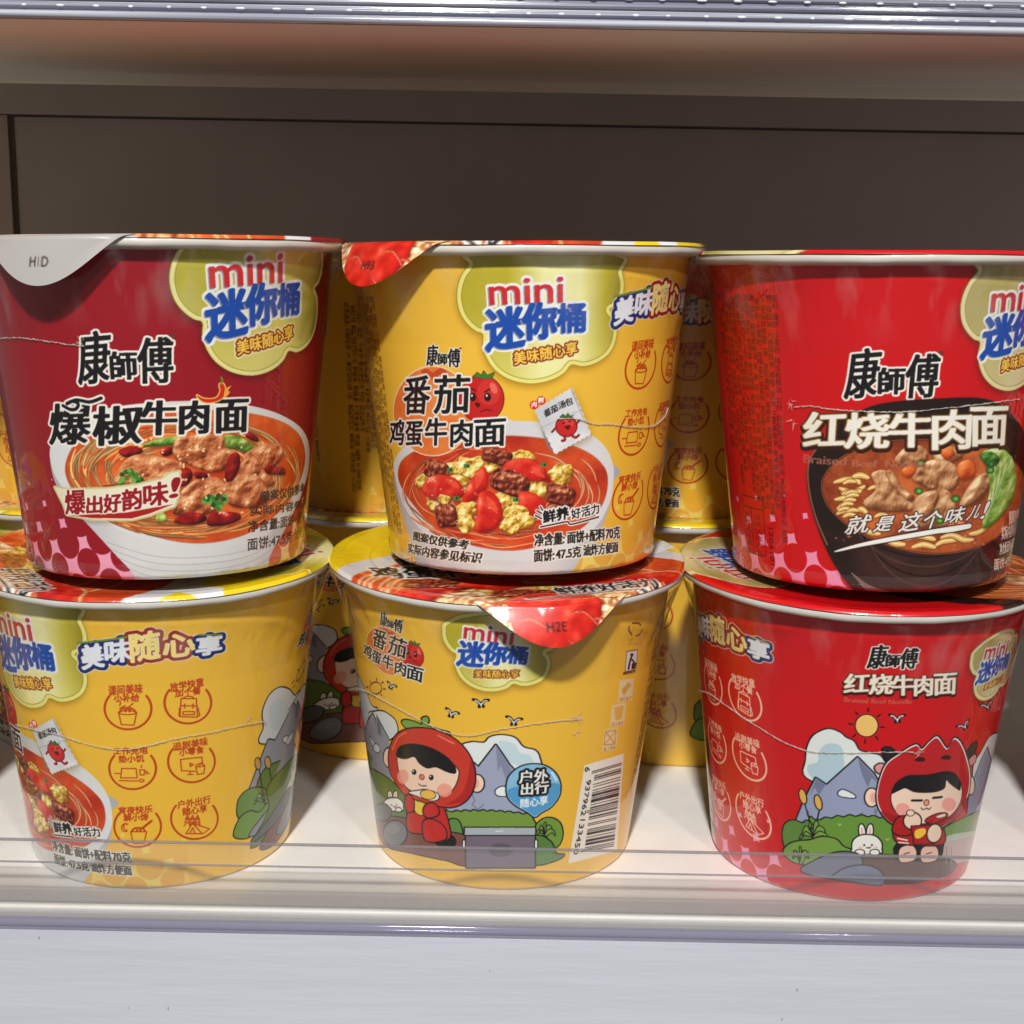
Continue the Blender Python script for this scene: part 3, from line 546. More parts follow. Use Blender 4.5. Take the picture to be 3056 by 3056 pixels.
# ------------------------------------------------------------------ red braised-beef design
def big_title(cv, A, W, fill, outl, ani=(.42,.2), bold=.2):
    for t, a, b, c in W: cv.text(A, t, a, b, c, fill, bold, outl, ani=ani)
    for t, a, b, c in W: cv.text(A, t, a, b, c, fill, bold, ani=ani)
def meat(cv, A, P, seed=0, cols=((104,56,30),(190,130,84),(240,206,158))):
    cv.chunk(A, P, *cols, feat=3.2, amp=.55, r=1.2, seed=seed, stretch=2, spec=.1)
def red_front(cv, A):
    left = [(700,1090),(650,1160),(628,1240),(636,1360),(672,1500),(725,1640),(790,1760),(880,1880)]
    outer = left+[(900,1960),(1560,1960),(1620,1840),(1700,1700),(1770,1540),(1815,1380),(1830,1240),(1780,1060),(1690,930),(1560,860),(1300,860),(1000,890),(820,980)]
    mk, y, x = cv.mask(A, outer, True, 14); cv.put(blur(mk, 8), y+4, x, (90,0,0), .5)
    n = nz(NZS, y, x, mk.shape); h_, w_ = mk.shape; t = np.linspace(0, 1, h_)[:,None, None]
    col = C_((34,20,16))+(C_((110,60,52))-C_((34,20,16)))*np.clip((t-.55)*1.3+.12*n[..., None], 0, 1); cv.put(mk, y, x, col)
    for k, yy in enumerate((1560,1610,1660,1710,1760,1815)):
        P = [(1230+u*(560-k*40)+20, 1240+(yy-1240)*math.sqrt(max(0, 1-u*u*.95))+30) for u in np.linspace(-.95, .95, 15)]
        cv.line(A, P, .5, (92,58,50) if k % 2 else (16,8,8), alpha=.7)
    cv.line(A, [(700,1096),(652,1165),(634,1240),(644,1360),(680,1495),(735,1625)], .5, (150,104,80), alpha=.8)
    cv.poly(A, [(960,1880),(900,1820),(860,1770),(960,1840),(1080,1880)], (206,186,176), alpha=.5)
    soup = [(712,1330),(730,1260),(790,1190),(900,1130),(1060,1090),(1230,1080),(1420,1090),(1600,1130),(1720,1200),(1775,1300),(1770,1400),(1700,1520),(1560,1620),(1380,1665),(1200,1660),(1020,1610),(860,1530),(750,1430)]
    mk, y, x = cv.mask(A, soup, True, 8); cv.put(dil(mk, 6), y, x, (150,84,48)); cv.put(dil(mk, 3), y, x, (70,34,20))
    n = nz(NZS, y, x, mk.shape); n2 = nz(NZ, y, x, mk.shape)
    cv.put(mk, y, x, C_((128,48,22))+(C_((206,104,50))-C_((128,48,22)))*np.clip(.55+.2*n+.16*n2, 0, 1)[..., None])
    g = np.random.default_rng(4)
    for _ in range(70):
        px_, py_ = g.uniform(740,1720), g.uniform(1180,1630); r = g.uniform(3,14); cv.ell(A, (px_,py_), (r,r*.6), (226,128,66), alpha=.35); cv.ell(A, (px_-1,py_-1), (r*.3,r*.2), (255,222,180), alpha=.6)
    cn = ((110,56,20),(226,176,96),(252,226,160))
    N_ = [[(770,1300),(830,1285),(890,1290),(905,1305)],[(775,1390),(830,1378),(880,1350),(930,1320)],[(800,1330),(860,1350),(910,1345)],[(790,1440),(820,1420),(850,1415)],[(870,1270),(910,1262),(950,1275)],[(850,1520),(900,1530),(960,1560),(1010,1570)],
          [(1150,1600),(1210,1580),(1270,1590),(1300,1600)],[(1290,1640),(1340,1610),(1400,1600),(1460,1585)],[(1330,1590),(1390,1575),(1450,1600),(1500,1600)],[(1180,1640),(1240,1625),(1300,1640)],[(1480,1570),(1530,1560),(1580,1530)],[(1040,1600),(1090,1620),(1140,1625)],[(1650,1200),(1690,1230),(1720,1280)],[(1660,1280),(1700,1300),(1720,1350)],[(880,1450),(920,1440),(940,1460)]]
    cv.noodles(A, N_, 2.0, cn)
    for _ in range(16):
        px_, py_ = g.uniform(760,1000), g.uniform(1240,1500); cv.noodles(A, [[(px_,py_),(px_+30,py_-14),(px_+62,py_-10)]], 1.4, cn)
    for i, P in enumerate(([(1090,1180),(1140,1120),(1220,1105),(1262,1140),(1240,1200),(1130,1215)],[(1280,1150),(1340,1110),(1420,1120),(1440,1170),(1340,1200)],
                           [(968,1255),(1040,1235),(1095,1290),(1150,1340),(1195,1390),(1180,1445),(1060,1455),(945,1435),(928,1395),(990,1335)],[(1040,1250),(1080,1240),(1130,1330),(1190,1370),(1170,1400),(1090,1330)],
                           [(1178,1262),(1260,1190),(1350,1180),(1424,1232),(1412,1322),(1340,1348),(1240,1322)],[(1430,1410),(1490,1300),(1560,1248),(1596,1290),(1540,1390),(1450,1432)],
                           [(1196,1390),(1268,1345),(1370,1342),(1412,1440),(1385,1515),(1250,1545),(1190,1490)],[(1205,1400),(1290,1345),(1320,1380),(1260,1500),(1200,1490)])): meat(cv, A, P, i)
    for P in ([(1425,1200),(1480,1180),(1512,1215),(1500,1275),(1440,1285),(1418,1245)],[(1322,1130),(1380,1120),(1405,1150),(1360,1180)],[(1128,1235),(1180,1200),(1200,1240),(1160,1275)],[(1370,1520),(1440,1500),(1470,1540),(1400,1560)]): cv.chunk(A, P, (150,50,14), (226,102,40), (250,160,90), feat=3, amp=.2, r=1.0, spec=.15)
    leaf = [(1545,1150),(1600,1122),(1670,1132),(1716,1200),(1728,1300),(1704,1400),(1650,1472),(1592,1528),(1550,1534),(1562,1440),(1588,1330),(1574,1230)]
    cv.chunk(A, leaf, (70,112,34), (146,184,78), (232,240,184), feat=3, amp=.35, r=1.6)
    for q in range(9): cv.line(A, [(1560,1522),(1592+q*8,1400-q*14),(1596+q*15,1290-q*14),(1590+q*16,1190-q*4)], .34, (240,244,204) if q % 2 else (96,140,50), alpha=.6)
    cv.chunk(A, [(1535,1150),(1600,1140),(1640,1180),(1600,1220),(1560,1200)], (20,60,14), (58,112,34), (120,170,80), feat=1.8, amp=.6)
    for px_, py_ in ((1215,1345),(1225,1200),(1408,1385),(1590,1235),(1325,1500)): cv.ell(A, (px_,py_), (20,16), (66,124,44), edge=(20,60,18), ew=.2); cv.ell(A, (px_+2,py_), (9,7), (140,180,90))
    W = [('红', (612,1108), (822,1102), (618,934)), ('烧', (830,1122), (1052,1118), (835,932)), ('牛', (1062,1116), (1280,1110), (1062,932)), ('肉', (1292,1128), (1482,1120), (1292,922)), ('面', (1492,1108), (1668,1100), (1492,906))]
    for t, a, b, c in W: cv.text(A, t, np.add(a,(0,10)), np.add(b,(0,10)), np.add(c,(0,10)), (48,22,12), .3, [(.7,(48,22,12))], ani=(.5,.25))
    big_title(cv, A, W, (240,236,224), [(.28,(150,110,60)),(.5,(52,30,18))], (.36,.16))
    for t, a, b, c in (('Braised', (612,1196), (832,1212), (614,1152)), ('Beef', (868,1218), (1000,1220), (868,1180)), ('Noodle', (1042,1222), (1250,1222), (1042,1184))): cv.text(A, t, a, b, c, (176,104,84), .1, ani=(.16,.03), alpha=.8)
    S = [('就', (822,1575), (942,1560), (830,1478)), ('是', (972,1560), (1062,1552), (980,1482)), ('这', (1105,1562), (1208,1548), (1112,1464)), ('个', (1225,1548), (1322,1530), (1228,1456)), ('味', (1345,1522), (1442,1502), (1345,1438)), ('儿', (1460,1500), (1522,1482), (1466,1426)), ('!', (1536,1492), (1556,1488), (1546,1400))]
    for t, a, b, c in S: cv.text(A, t, a, b, (c[0]+30,c[1]), WHT, .10, [(.3,(56,30,20))], alpha=.95)
    cv.line(A, [(775,1662),(900,1630),(1050,1600),(1250,1565),(1478,1528),(1400,1548),(1310,1562)], 1.3, WHT, taper=True, edge=(40,20,16), ew=.3)
    for t, a, b, c in (('图案仅供参考', (1690,1520), (1790,1500), (1690,1450)), ('实际内容参见标识', (1650,1600), (1790,1570), (1650,1530)), ('净含量:面饼+配料70克', (1640,1680), (1780,1640), (1640,1620)), ('面饼:47.5克', (1610,1760), (1740,1730), (1612,1700))): cv.text(A, t, a, b, c, (236,226,206), .08)
def red_back(cv, A):
    K = dict(edge=BLK, ew=.42)
    brand(cv, Aff(Map('U3','C3'), (1080,730), A([(1122,608)])[0], .54, 1), .6)
    W = [('红', (872,784), (992,778), (878,692)), ('烧', (998,794), (1112,790), (1000,694)), ('牛', (1114,800), (1218,796), (1114,698)), ('肉', (1226,802), (1312,798), (1228,702)), ('面', (1324,798), (1430,790), (1326,692))]
    for t, a, b, c in W: cv.text(A, t, np.add(a,(0,6)), np.add(b,(0,6)), np.add(c,(0,6)), (48,14,10), .2, [(.45,(48,14,10))])
    big_title(cv, A, W, (240,234,220), [(.18,(140,90,50)),(.32,(52,20,14))], (.22,.1))
    for t, a, b, c in (('Braised', (872,830), (990,838), (873,806)), ('Beef', (1010,838), (1082,840), (1010,816)), ('Noodle', (1096,842), (1212,840), (1097,820))): cv.text(A, t, a, b, c, (190,96,76), .06)
    sunface(cv, A, (985,950), 55, (240,196,110), BLK)
    for c, s, r in (((1138,914),1.0,0), ((1474,952),.9,-30), ((1590,852),.9,-20)): seagull(cv, A, c, s, r)
    cv.poly(A, [(692,1215),(668,1180),(680,1130),(688,1060),(720,1000),(790,968),(850,985),(880,1010),(920,1030),(950,1075),(1010,1090),(1060,1110),(1080,1200),(900,1260),(780,1250)], (226,232,230), **K)
    cv.poly(A, [(690,1150),(740,1130),(745,1080),(790,1040),(850,1050),(870,1100),(860,1200),(760,1240),(700,1200)], (176,204,218), alpha=.9)
    cv.poly(A, [(1520,1160),(1560,1080),(1600,1010),(1640,990),(1680,1010),(1690,1300),(1540,1300)], (222,224,226), **K)
    cv.poly(A, [(1500,1280),(1560,1120),(1590,1060),(1615,1150),(1640,1300),(1640,1480),(1480,1480)], (150,158,182), smooth=False, **K)
    cv.poly(A, [(630,1430),(670,1330),(730,1212),(785,1248),(940,1108),(1020,1190),(1060,1260),(1130,1440)], (150,160,190), smooth=False, **K)
    cv.poly(A, [(940,1112),(1015,1190),(1050,1250),(1010,1210),(990,1260),(960,1190)], (118,124,150), smooth=False); cv.poly(A, [(730,1216),(780,1245),(745,1300),(725,1260),(700,1300)], (118,124,150), smooth=False)
    for px_, py_ in ((690,1390),(960,1400),(1030,1380)): cv.ell(A, (px_,py_), (9,16), (120,128,156))
    cv.poly(A, [(842,1290),(860,1272),(890,1280),(925,1300),(920,1312),(860,1305)], (232,236,238), edge=BLK, ew=.3)
    hill = [(700,1420)]+[(720+i*30, 1425-22*math.sin(i*.22)+(5 if i % 2 else -4)) for i in range(15)]+[(1170,1460),(1160,1600),(700,1600)]
    cv.poly(A, hill, (104,148,58), **K); cv.poly(A, [(1370,1470),(1480,1410),(1580,1370),(1640,1380),(1640,1470),(1500,1510),(1370,1530)], (112,150,70), **K)
    cv.poly(A, [(1370,1540),(1400,1500),(1560,1470),(1650,1430),(1650,1520),(1500,1620),(1370,1640)], (206,208,204), alpha=.85)
    for q in ((850,1450),(1090,1525)): cv.line(A, [(q[0]-8,q[1]-8),q,(q[0]+8,q[1]-8)], .25, (190,216,110), smooth=False)
    for x, y0 in ((665,1305),(742,1335)):
        cv.line(A, [(x+8,y0+30),(720,1500)], .4, BLK); cv.ell(A, (x,y0), (15,36), (222,178,84), rot_deg=-14, edge=BLK, ew=.36)
    cv.poly(A, [(565,1480),(580,1440),(620,1425),(665,1440),(690,1430),(760,1500),(700,1560),(600,1600),(570,1540)], (92,134,58), **K); plant(cv, A, (720,1510), 100, 6)
    cv.poly(A, [(570,1590),(590,1550),(640,1530),(700,1525),(760,1508),(830,1520),(865,1555),(910,1585),(800,1640),(640,1640)], (118,156,66), **K)
    plant(cv, A, (655,1640), 92, 3)
    cv.poly(A, [(940,1600),(1100,1600),(1330,1610),(1430,1640),(1400,1690),(1250,1730),(1070,1740),(940,1700)], (96,62,58), **K)
    bunny(cv, A, (985,1545), 1.02)
    cv.poly(A, [(660,1680),(720,1630),(820,1590),(900,1585),(955,1610),(950,1680),(820,1715)], (110,114,134), **K)
    cv.poly(A, [(818,1715),(850,1680),(920,1655),(1000,1655),(1055,1685),(1075,1730),(1040,1748),(900,1730)], (112,118,146), **K)
    RED, SK = (176,26,28), (248,216,194)
    # seated child in a horned red hood
    cv.poly(A, [(1130,1555),(1180,1530),(1350,1530),(1365,1570),(1350,1610),(1290,1625),(1150,1620),(1128,1590)], (34,24,26), **K)
    for q in ((1190,1590),(1300,1590)): cv.poly(A, [(q[0]-42,q[1]-10),(q[0]-20,q[1]-34),(q[0]+25,q[1]-36),(q[0]+44,q[1]-5),(q[0]+30,q[1]+35),(q[0]-35,q[1]+42)], (240,196,180), **K); cv.line(A, [(q[0]-18,q[1]+4),(q[0]+10,q[1]-4)], .3, BLK)
    cv.poly(A, [(1120,1480),(1160,1440),(1330,1430),(1372,1480),(1360,1545),(1180,1545),(1135,1530)], RED, **K)
    cv.line(A, [(1140,1515),(1190,1525)], .4, WHT); cv.line(A, [(1145,1535),(1195,1540)], .4, WHT)
    cv.poly(A, [(1065,1070),(1100,1060),(1140,1100),(1120,1140),(1085,1120)], (40,30,32), **K); cv.poly(A, [(1485,1080),(1530,1030),(1535,1060),(1510,1110),(1490,1115)], (50,40,42), **K)
    cv.poly(A, [(1028,1155),(1060,1140),(1085,1165),(1060,1190),(1035,1180)], (226,150,150), **K); cv.poly(A, [(1495,1125),(1530,1095),(1530,1130),(1505,1150)], (216,140,140), **K)
    cv.ell(A, (1010,1310), (32,44), SK, **K); cv.ell(A, (1018,1312), (16,26), (240,176,160)); cv.ell(A, (1508,1250), (18,44), SK, **K)
    hood = [(1035,1310),(1050,1220),(1085,1140),(1150,1090),(1230,1045),(1262,1068),(1300,1030),(1340,1005),(1378,1055),(1395,1060),(1425,1012),(1460,1040),(1490,1120),(1505,1210),(1490,1310),(1440,1400),(1340,1470),(1220,1480),(1110,1440),(1055,1380)]
    cv.poly(A, hood, WHT, edge=BLK, ew=.45); cv.poly(A, [(p[0]+(1270-p[0])*.02, p[1]+(1270-p[1])*.03) for p in hood], (190,28,34))
    cv.poly(A, [(1055,1380),(1110,1440),(1220,1478),(1340,1468),(1440,1400),(1490,1310),(1420,1370),(1300,1430),(1160,1410)], (150,16,24), alpha=.7)
    for x, y, r in ((1250,1120,-12),(1380,1110,12)): cv.poly(A, [(x-26,y+4),(x,y-12),(x+26,y-6),(x+24,y+8),(x,y+10)], (44,16,18))
    cv.poly(A, [(1112,1290),(1160,1220),(1300,1210),(1420,1200),(1460,1260),(1450,1340),(1390,1410),(1280,1440),(1180,1420),(1120,1360)], SK, edge=BLK, ew=.3)
    cv.poly(A, [(1110,1290),(1135,1235),(1190,1200),(1290,1195),(1380,1178),(1430,1190),(1455,1240),(1450,1275),(1400,1240),(1385,1225),(1375,1265),(1320,1285),(1230,1285),(1180,1265),(1150,1275)], BLK)
    cv.line(A, [(1212,1325),(1262,1325)], .7, BLK); cv.line(A, [(1318,1312),(1362,1308)], .7, BLK); cv.ell(A, (1285,1336), (12,13), (244,150,120), edge=BLK, ew=.22)
    cv.line(A, [(1258,1362),(1270,1372),(1285,1364),(1298,1370),(1308,1360)], .28, BLK)
    cv.ell(A, (1165,1370), (36,32), (244,160,150), alpha=.9); cv.ell(A, (1398,1345), (36,34), (244,160,150), alpha=.9)
    cv.poly(A, [(1118,1480),(1135,1420),(1180,1405),(1250,1440),(1255,1465),(1180,1500)], RED, **K); cv.ell(A, (1215,1428), (42,40), SK, **K); cv.ell(A, (1205,1388), (18,14), SK, edge=BLK, ew=.25)
    cv.poly(A, [(1280,1425),(1330,1395),(1380,1390),(1385,1410),(1320,1440)], RED, edge=BLK, ew=.35); cv.poly(A, [(1335,1405),(1375,1392),(1378,1404),(1345,1412)], (232,226,214))
    cv.poly(A, [(1210,1455),(1330,1450),(1325,1540),(1225,1545)], (176,26,28), smooth=False, edge=BLK, ew=.35); cv.poly(A, [(1230,1475),(1275,1465),(1280,1490),(1250,1515),(1228,1510)], (246,206,60))
    cv.ell(A, (1325,1490), (34,44), SK, rot_deg=15, **K)
    for x in (1385, 1410): cv.line(A, [(x,1560),(x,1640)], .4, (150,150,140))
def paint_red():
    RED_ = (204,14,22); cv = Canvas(LW, LH, RED_); A = Map('U3', 'C3'); B = Map('L3', 'C6', 152)
    dots(cv, -82, 70, 30, RED_, (240,150,184)); dots(cv, 72, 118, 28, RED_, (240,150,184)); pass
    ingredients(cv, (66,10,12), -47.5, 13, 77, [12, 20, 19, 20, 20, 22, 24, 30, 30, 26, 34, 36, 36])
    m = MMap()
    for P in ([(-72,22),(-58,22),(-58,6),(-72,6),(-72,22)], [(-72,19),(-58,19)], [(-66,19),(-66,6)]): cv.line(m, P, .28, (80,10,12), smooth=False)
    for i in range(6):
        cv.text(m, '营养成分表能量'[i % 7], (-71,16-i*2), (-67,16-i*2), (-71,17.5-i*2), (80,10,12), .02); cv.text(m, '%d%%' % (13,10,16,11,57,9)[i], (-64,16-i*2), (-60,16-i*2), (-64,17.4-i*2), (80,10,12), .02)
    cv.text(m, '1204101', (-55.6,14.5), (-55.6,4), (-53.4,14.5), (70,10,12), .06)
    a2 = Aff(mU2, (614,330), A([(1437,385)])[0], 1.0, 0); a2.sc = 1.0; cloud(cv, a2, PAL_G)
    brand(cv, A); red_front(cv, A)
    sh = 33.1/360*LW; Y = Map('L1', 'C4', 42.5); ic = Aff(Y, (642,865), Y([(642,865)])[0]+(sh, 14), 1.0); heading(cv, ic, (206,170,110)); icons(cv, ic, (244,196,170))
    red_back(cv, B); q = B([(1507,612)])[0]; a3 = Aff(mU2, (614,330), q, .62, 6); a3.sc = .62; cloud(cv, a3, PAL_G, False)
    return cv
# ------------------------------------------------------------------ dark red hot-pepper design (front only is ever turned to the aisle)
def paint_dark():
    DR = (150,16,30); cv = Canvas(LW, LH, DR); A = Map('U1', 'C1')
    dots(cv, -95, 14, 30, DR, (240,160,186)); dots(cv, 56, 130, 26, (222,110,60), (246,200,150))
    ingredients(cv, (60,6,12), -62, 12, 76, [20, 18, 22, 24, 24])
    for i, t in enumerate('这里配料参见瓶身生产日期'): cv.text(MMap(), t, (-58,30-i*2.4), (-55.6,30-i*2.4), (-58,32-i*2.4), (206,170,170), .04)
    a2 = Aff(mU2, (614,330), A([(893,348)])[0], 1.13, -2); a2.sc = 1.13; cloud(cv, a2, PAL_D)
    rim = [(262,1260),(275,1170),(330,1100),(450,1030),(640,985),(900,962),(1150,965),(1380,1000),(1540,1070),(1612,1160),(1620,1290),(1590,1420),(1530,1540),(1430,1640),(1280,1710),(1080,1730),(860,1710),(640,1640),(440,1520),(310,1390)]
    body = rim[:12]+[(1560,1500),(1490,1640),(1410,1790),(1390,1990),(760,1990),(700,1870),(600,1760),(490,1640),(370,1510),(290,1390)]
    soup = [(345,1340),(362,1240),(430,1150),(560,1080),(760,1030),(1000,1010),(1250,1020),(1450,1060),(1560,1130),(1598,1230),(1585,1340),(1530,1460),(1430,1570),(1280,1660),(1090,1702),(900,1690),(700,1630),(520,1550),(400,1450)]
    soup_bowl(cv, A, rim, soup, body, ((190,52,14),(232,110,44)), (216,214,212))
    for k in range(4): cv.line(A, [(560+k*26,1700+k*40),(800,1772+k*36),(1060,1780+k*34),(1300,1740+k*34),(1440,1660+k*34)], .25, (150,150,154), alpha=.5)
    c1 = ((176,84,24),(234,160,84),(252,222,160))
    noodle_swirl(cv, A, (960,1340), 585, 300, 150, 222, 20, 11, 1.0, c1, .55); noodle_swirl(cv, A, (960,1350), 600, 310, -62, 28, 20, 12, 1.0, c1, .5); noodle_swirl(cv, A, (960,1350), 590, 330, 55, 140, 15, 13, .9, ((190,70,20),(230,128,60),(248,198,124)), .3)
    noodle_swirl(cv, A, (960,1370), 520, 300, 215, 300, 8, 14, .9, ((190,70,20),(228,120,54),(244,180,100)), .3)
    g = np.random.default_rng(8)
    for _ in range(90): x, y = g.uniform(380,1560), g.uniform(1060,1660); cv.ell(A, (x,y), (g.uniform(4,16),g.uniform(3,8)), (214,60,24), alpha=.5)
    def leafy(P): cv.chunk(A, P, (40,84,20), (112,160,52), (206,224,140), feat=2.2, amp=.4, r=.9)
    leafy([(745,1190),(850,1155),(990,1142),(960,1180),(820,1198)]); leafy([(1165,1145),(1230,1140),(1290,1165),(1390,1240),(1385,1262),(1340,1258),(1260,1215),(1175,1205)])
    def chili(P): cv.chunk(A, P, (54,4,8), (136,14,16), (206,50,36), feat=2.4, amp=.2, r=.9, spec=.7)
    for P in ([(625,1215),(700,1195),(750,1220),(700,1250),(640,1250)],[(840,1220),(900,1200),(905,1235),(860,1250)],[(1300,1120),(1350,1150),(1345,1175),(1290,1150)]): chili(P)
    def fried(P): cv.chunk(A, P, (104,38,16), (202,112,64), (250,196,142), feat=2.9, amp=.5, r=1.2, spec=.15, seed=int(P[0][0]))
    for P in ([(905,1200),(940,1150),(1060,1135),(1170,1140),(1180,1200),(1250,1240),(1180,1320),(1090,1330),(1000,1300),(920,1260)],[(640,1290),(720,1240),(850,1255),(960,1290),(980,1350),(880,1400),(720,1410),(600,1390)],
              [(1280,1240),(1400,1180),(1480,1200),(1470,1270),(1400,1320),(1300,1300)],[(1255,1300),(1330,1250),(1390,1330),(1440,1390),(1380,1410),(1290,1380)],[(900,1530),(960,1420),(1060,1360),(1160,1370),(1190,1450),(1120,1540),(960,1565)],[(1160,1420),(1230,1350),(1340,1345),(1400,1420),(1390,1500),(1250,1520),(1180,1480)]): fried(P)
    for P in ([(1180,1330),(1200,1250),(1245,1230),(1258,1290),(1225,1370),(1185,1380)],[(940,1400),(930,1330),(985,1310),(1010,1350),(980,1400)],[(1400,1300),(1485,1310),(1490,1345),(1400,1340)],[(910,1590),(980,1545),(1070,1555),(1075,1590),(990,1610)],[(1085,1590),(1120,1545),(1240,1545),(1258,1580),(1180,1610),(1100,1615)],[(530,1410),(600,1400),(620,1430),(560,1450)],[(1020,1330),(1090,1340),(1080,1365),(1030,1365)]): chili(P)
    for x, y, s in ((680,1375,66),(1130,1485,62)):
        for k in range(26):
            q, r = g.uniform(0,6.28), s*math.sqrt(g.uniform(0,1)); u, v = x+r*math.cos(q), y+r*.78*math.sin(q)
            cv.poly(A, [(u-14,v),(u-4,v-14),(u+12,v-8),(u+14,v+8),(u-4,v+12)], [(26,84,24),(60,130,44),(104,168,74)][k % 3], smooth=False)
    cv.chunk(A, [(818,1555),(850,1535),(875,1575),(850,1592),(822,1588)], (110,140,40), (190,210,90), (236,240,170), feat=1.5, amp=.3)
    for _ in range(46): x, y = g.uniform(640,1440), g.uniform(1150,1550); cv.ell(A, (x,y), (8,5), (252,226,170), rot_deg=g.uniform(0,180), alpha=.9)
    ban = [(285,1412),(360,1425),(560,1420),(720,1400),(850,1370),(890,1340),(940,1330),(930,1460),(915,1510),(780,1560),(690,1582),(480,1580),(350,1555),(330,1500)]
    cv.poly(A, ban, (232,226,196), smooth=False, edge=(206,196,140), ew=.5, shadow=((60,20,10), .8, .6, .2, .5)); cv.poly(A, [(370,1560),(660,1545),(910,1500),(780,1552),(690,1576),(480,1574)], (170,24,28), smooth=False)
    for t, a, b, c in (('爆', (345,1555), (448,1550), (340,1430)), ('出', (455,1552), (535,1546), (455,1462)), ('好', (545,1548), (632,1538), (545,1452)), ('韵', (640,1538), (742,1522), (640,1428)), ('味', (755,1520), (880,1498), (752,1400)), ('!', (888,1470), (930,1462), (905,1366))): cv.text(A, t, a, b, c, (150,18,30), .2, [(.3,(240,236,220))])
    W = [('爆', (262,1190), (462,1184), (268,978)), ('椒', (490,1196), (735,1180), (492,992)), ('牛', (738,1140), (918,1136), (742,962)), ('肉', (945,1134), (1086,1128), (948,962)), ('面', (1130,1128), (1292,1120), (1132,956))]
    big_title(cv, A, W, BLK, [(.55,(240,236,226))], (.42,.18)); cv.line(A, [(330,985),(370,1005),(400,1000),(410,975),(380,962),(350,975),(400,955),(470,965),(530,945)], .9, BLK, edge=(240,236,226), ew=.5)
    cv.text(A, 'Stir-fried Beef Noodle', (790,1212), (1330,1200), (792,1182), (120,70,30), .05, alpha=.55)
    cv.poly(A, [(1032,930),(1070,948),(1130,945),(1155,910),(1150,875),(1168,868),(1180,900),(1165,945),(1110,968),(1060,962)], (206,40,20), edge=(240,200,90), ew=.3); cv.line(A, [(1158,872),(1165,850),(1160,838)], .5, (110,140,50))
    cv.poly(A, [(1180,900),(1212,880),(1196,905),(1205,915),(1175,945)], (236,170,70))
    brand(cv, Aff(Map('U3','C3'), (1080,730), A([(650,735)])[0], 1.04, 1), 1.04)
    for t, a, b, c in (('图案仅供参考', (1368,1488), (1592,1440), (1366,1434)), ('实际内容参见标识', (1310,1562), (1640,1498), (1308,1514)), ('净含量:面饼+配料70克', (1300,1650), (1680,1570), (1302,1590)), ('面饼:47.5克', (1298,1745), (1530,1700), (1298,1682)), ('油炸方便面', (1545,1690), (1680,1650), (1545,1630))): cv.text(A, t, a, b, c, (44,34,28), .1, alpha=.9)
    return cv
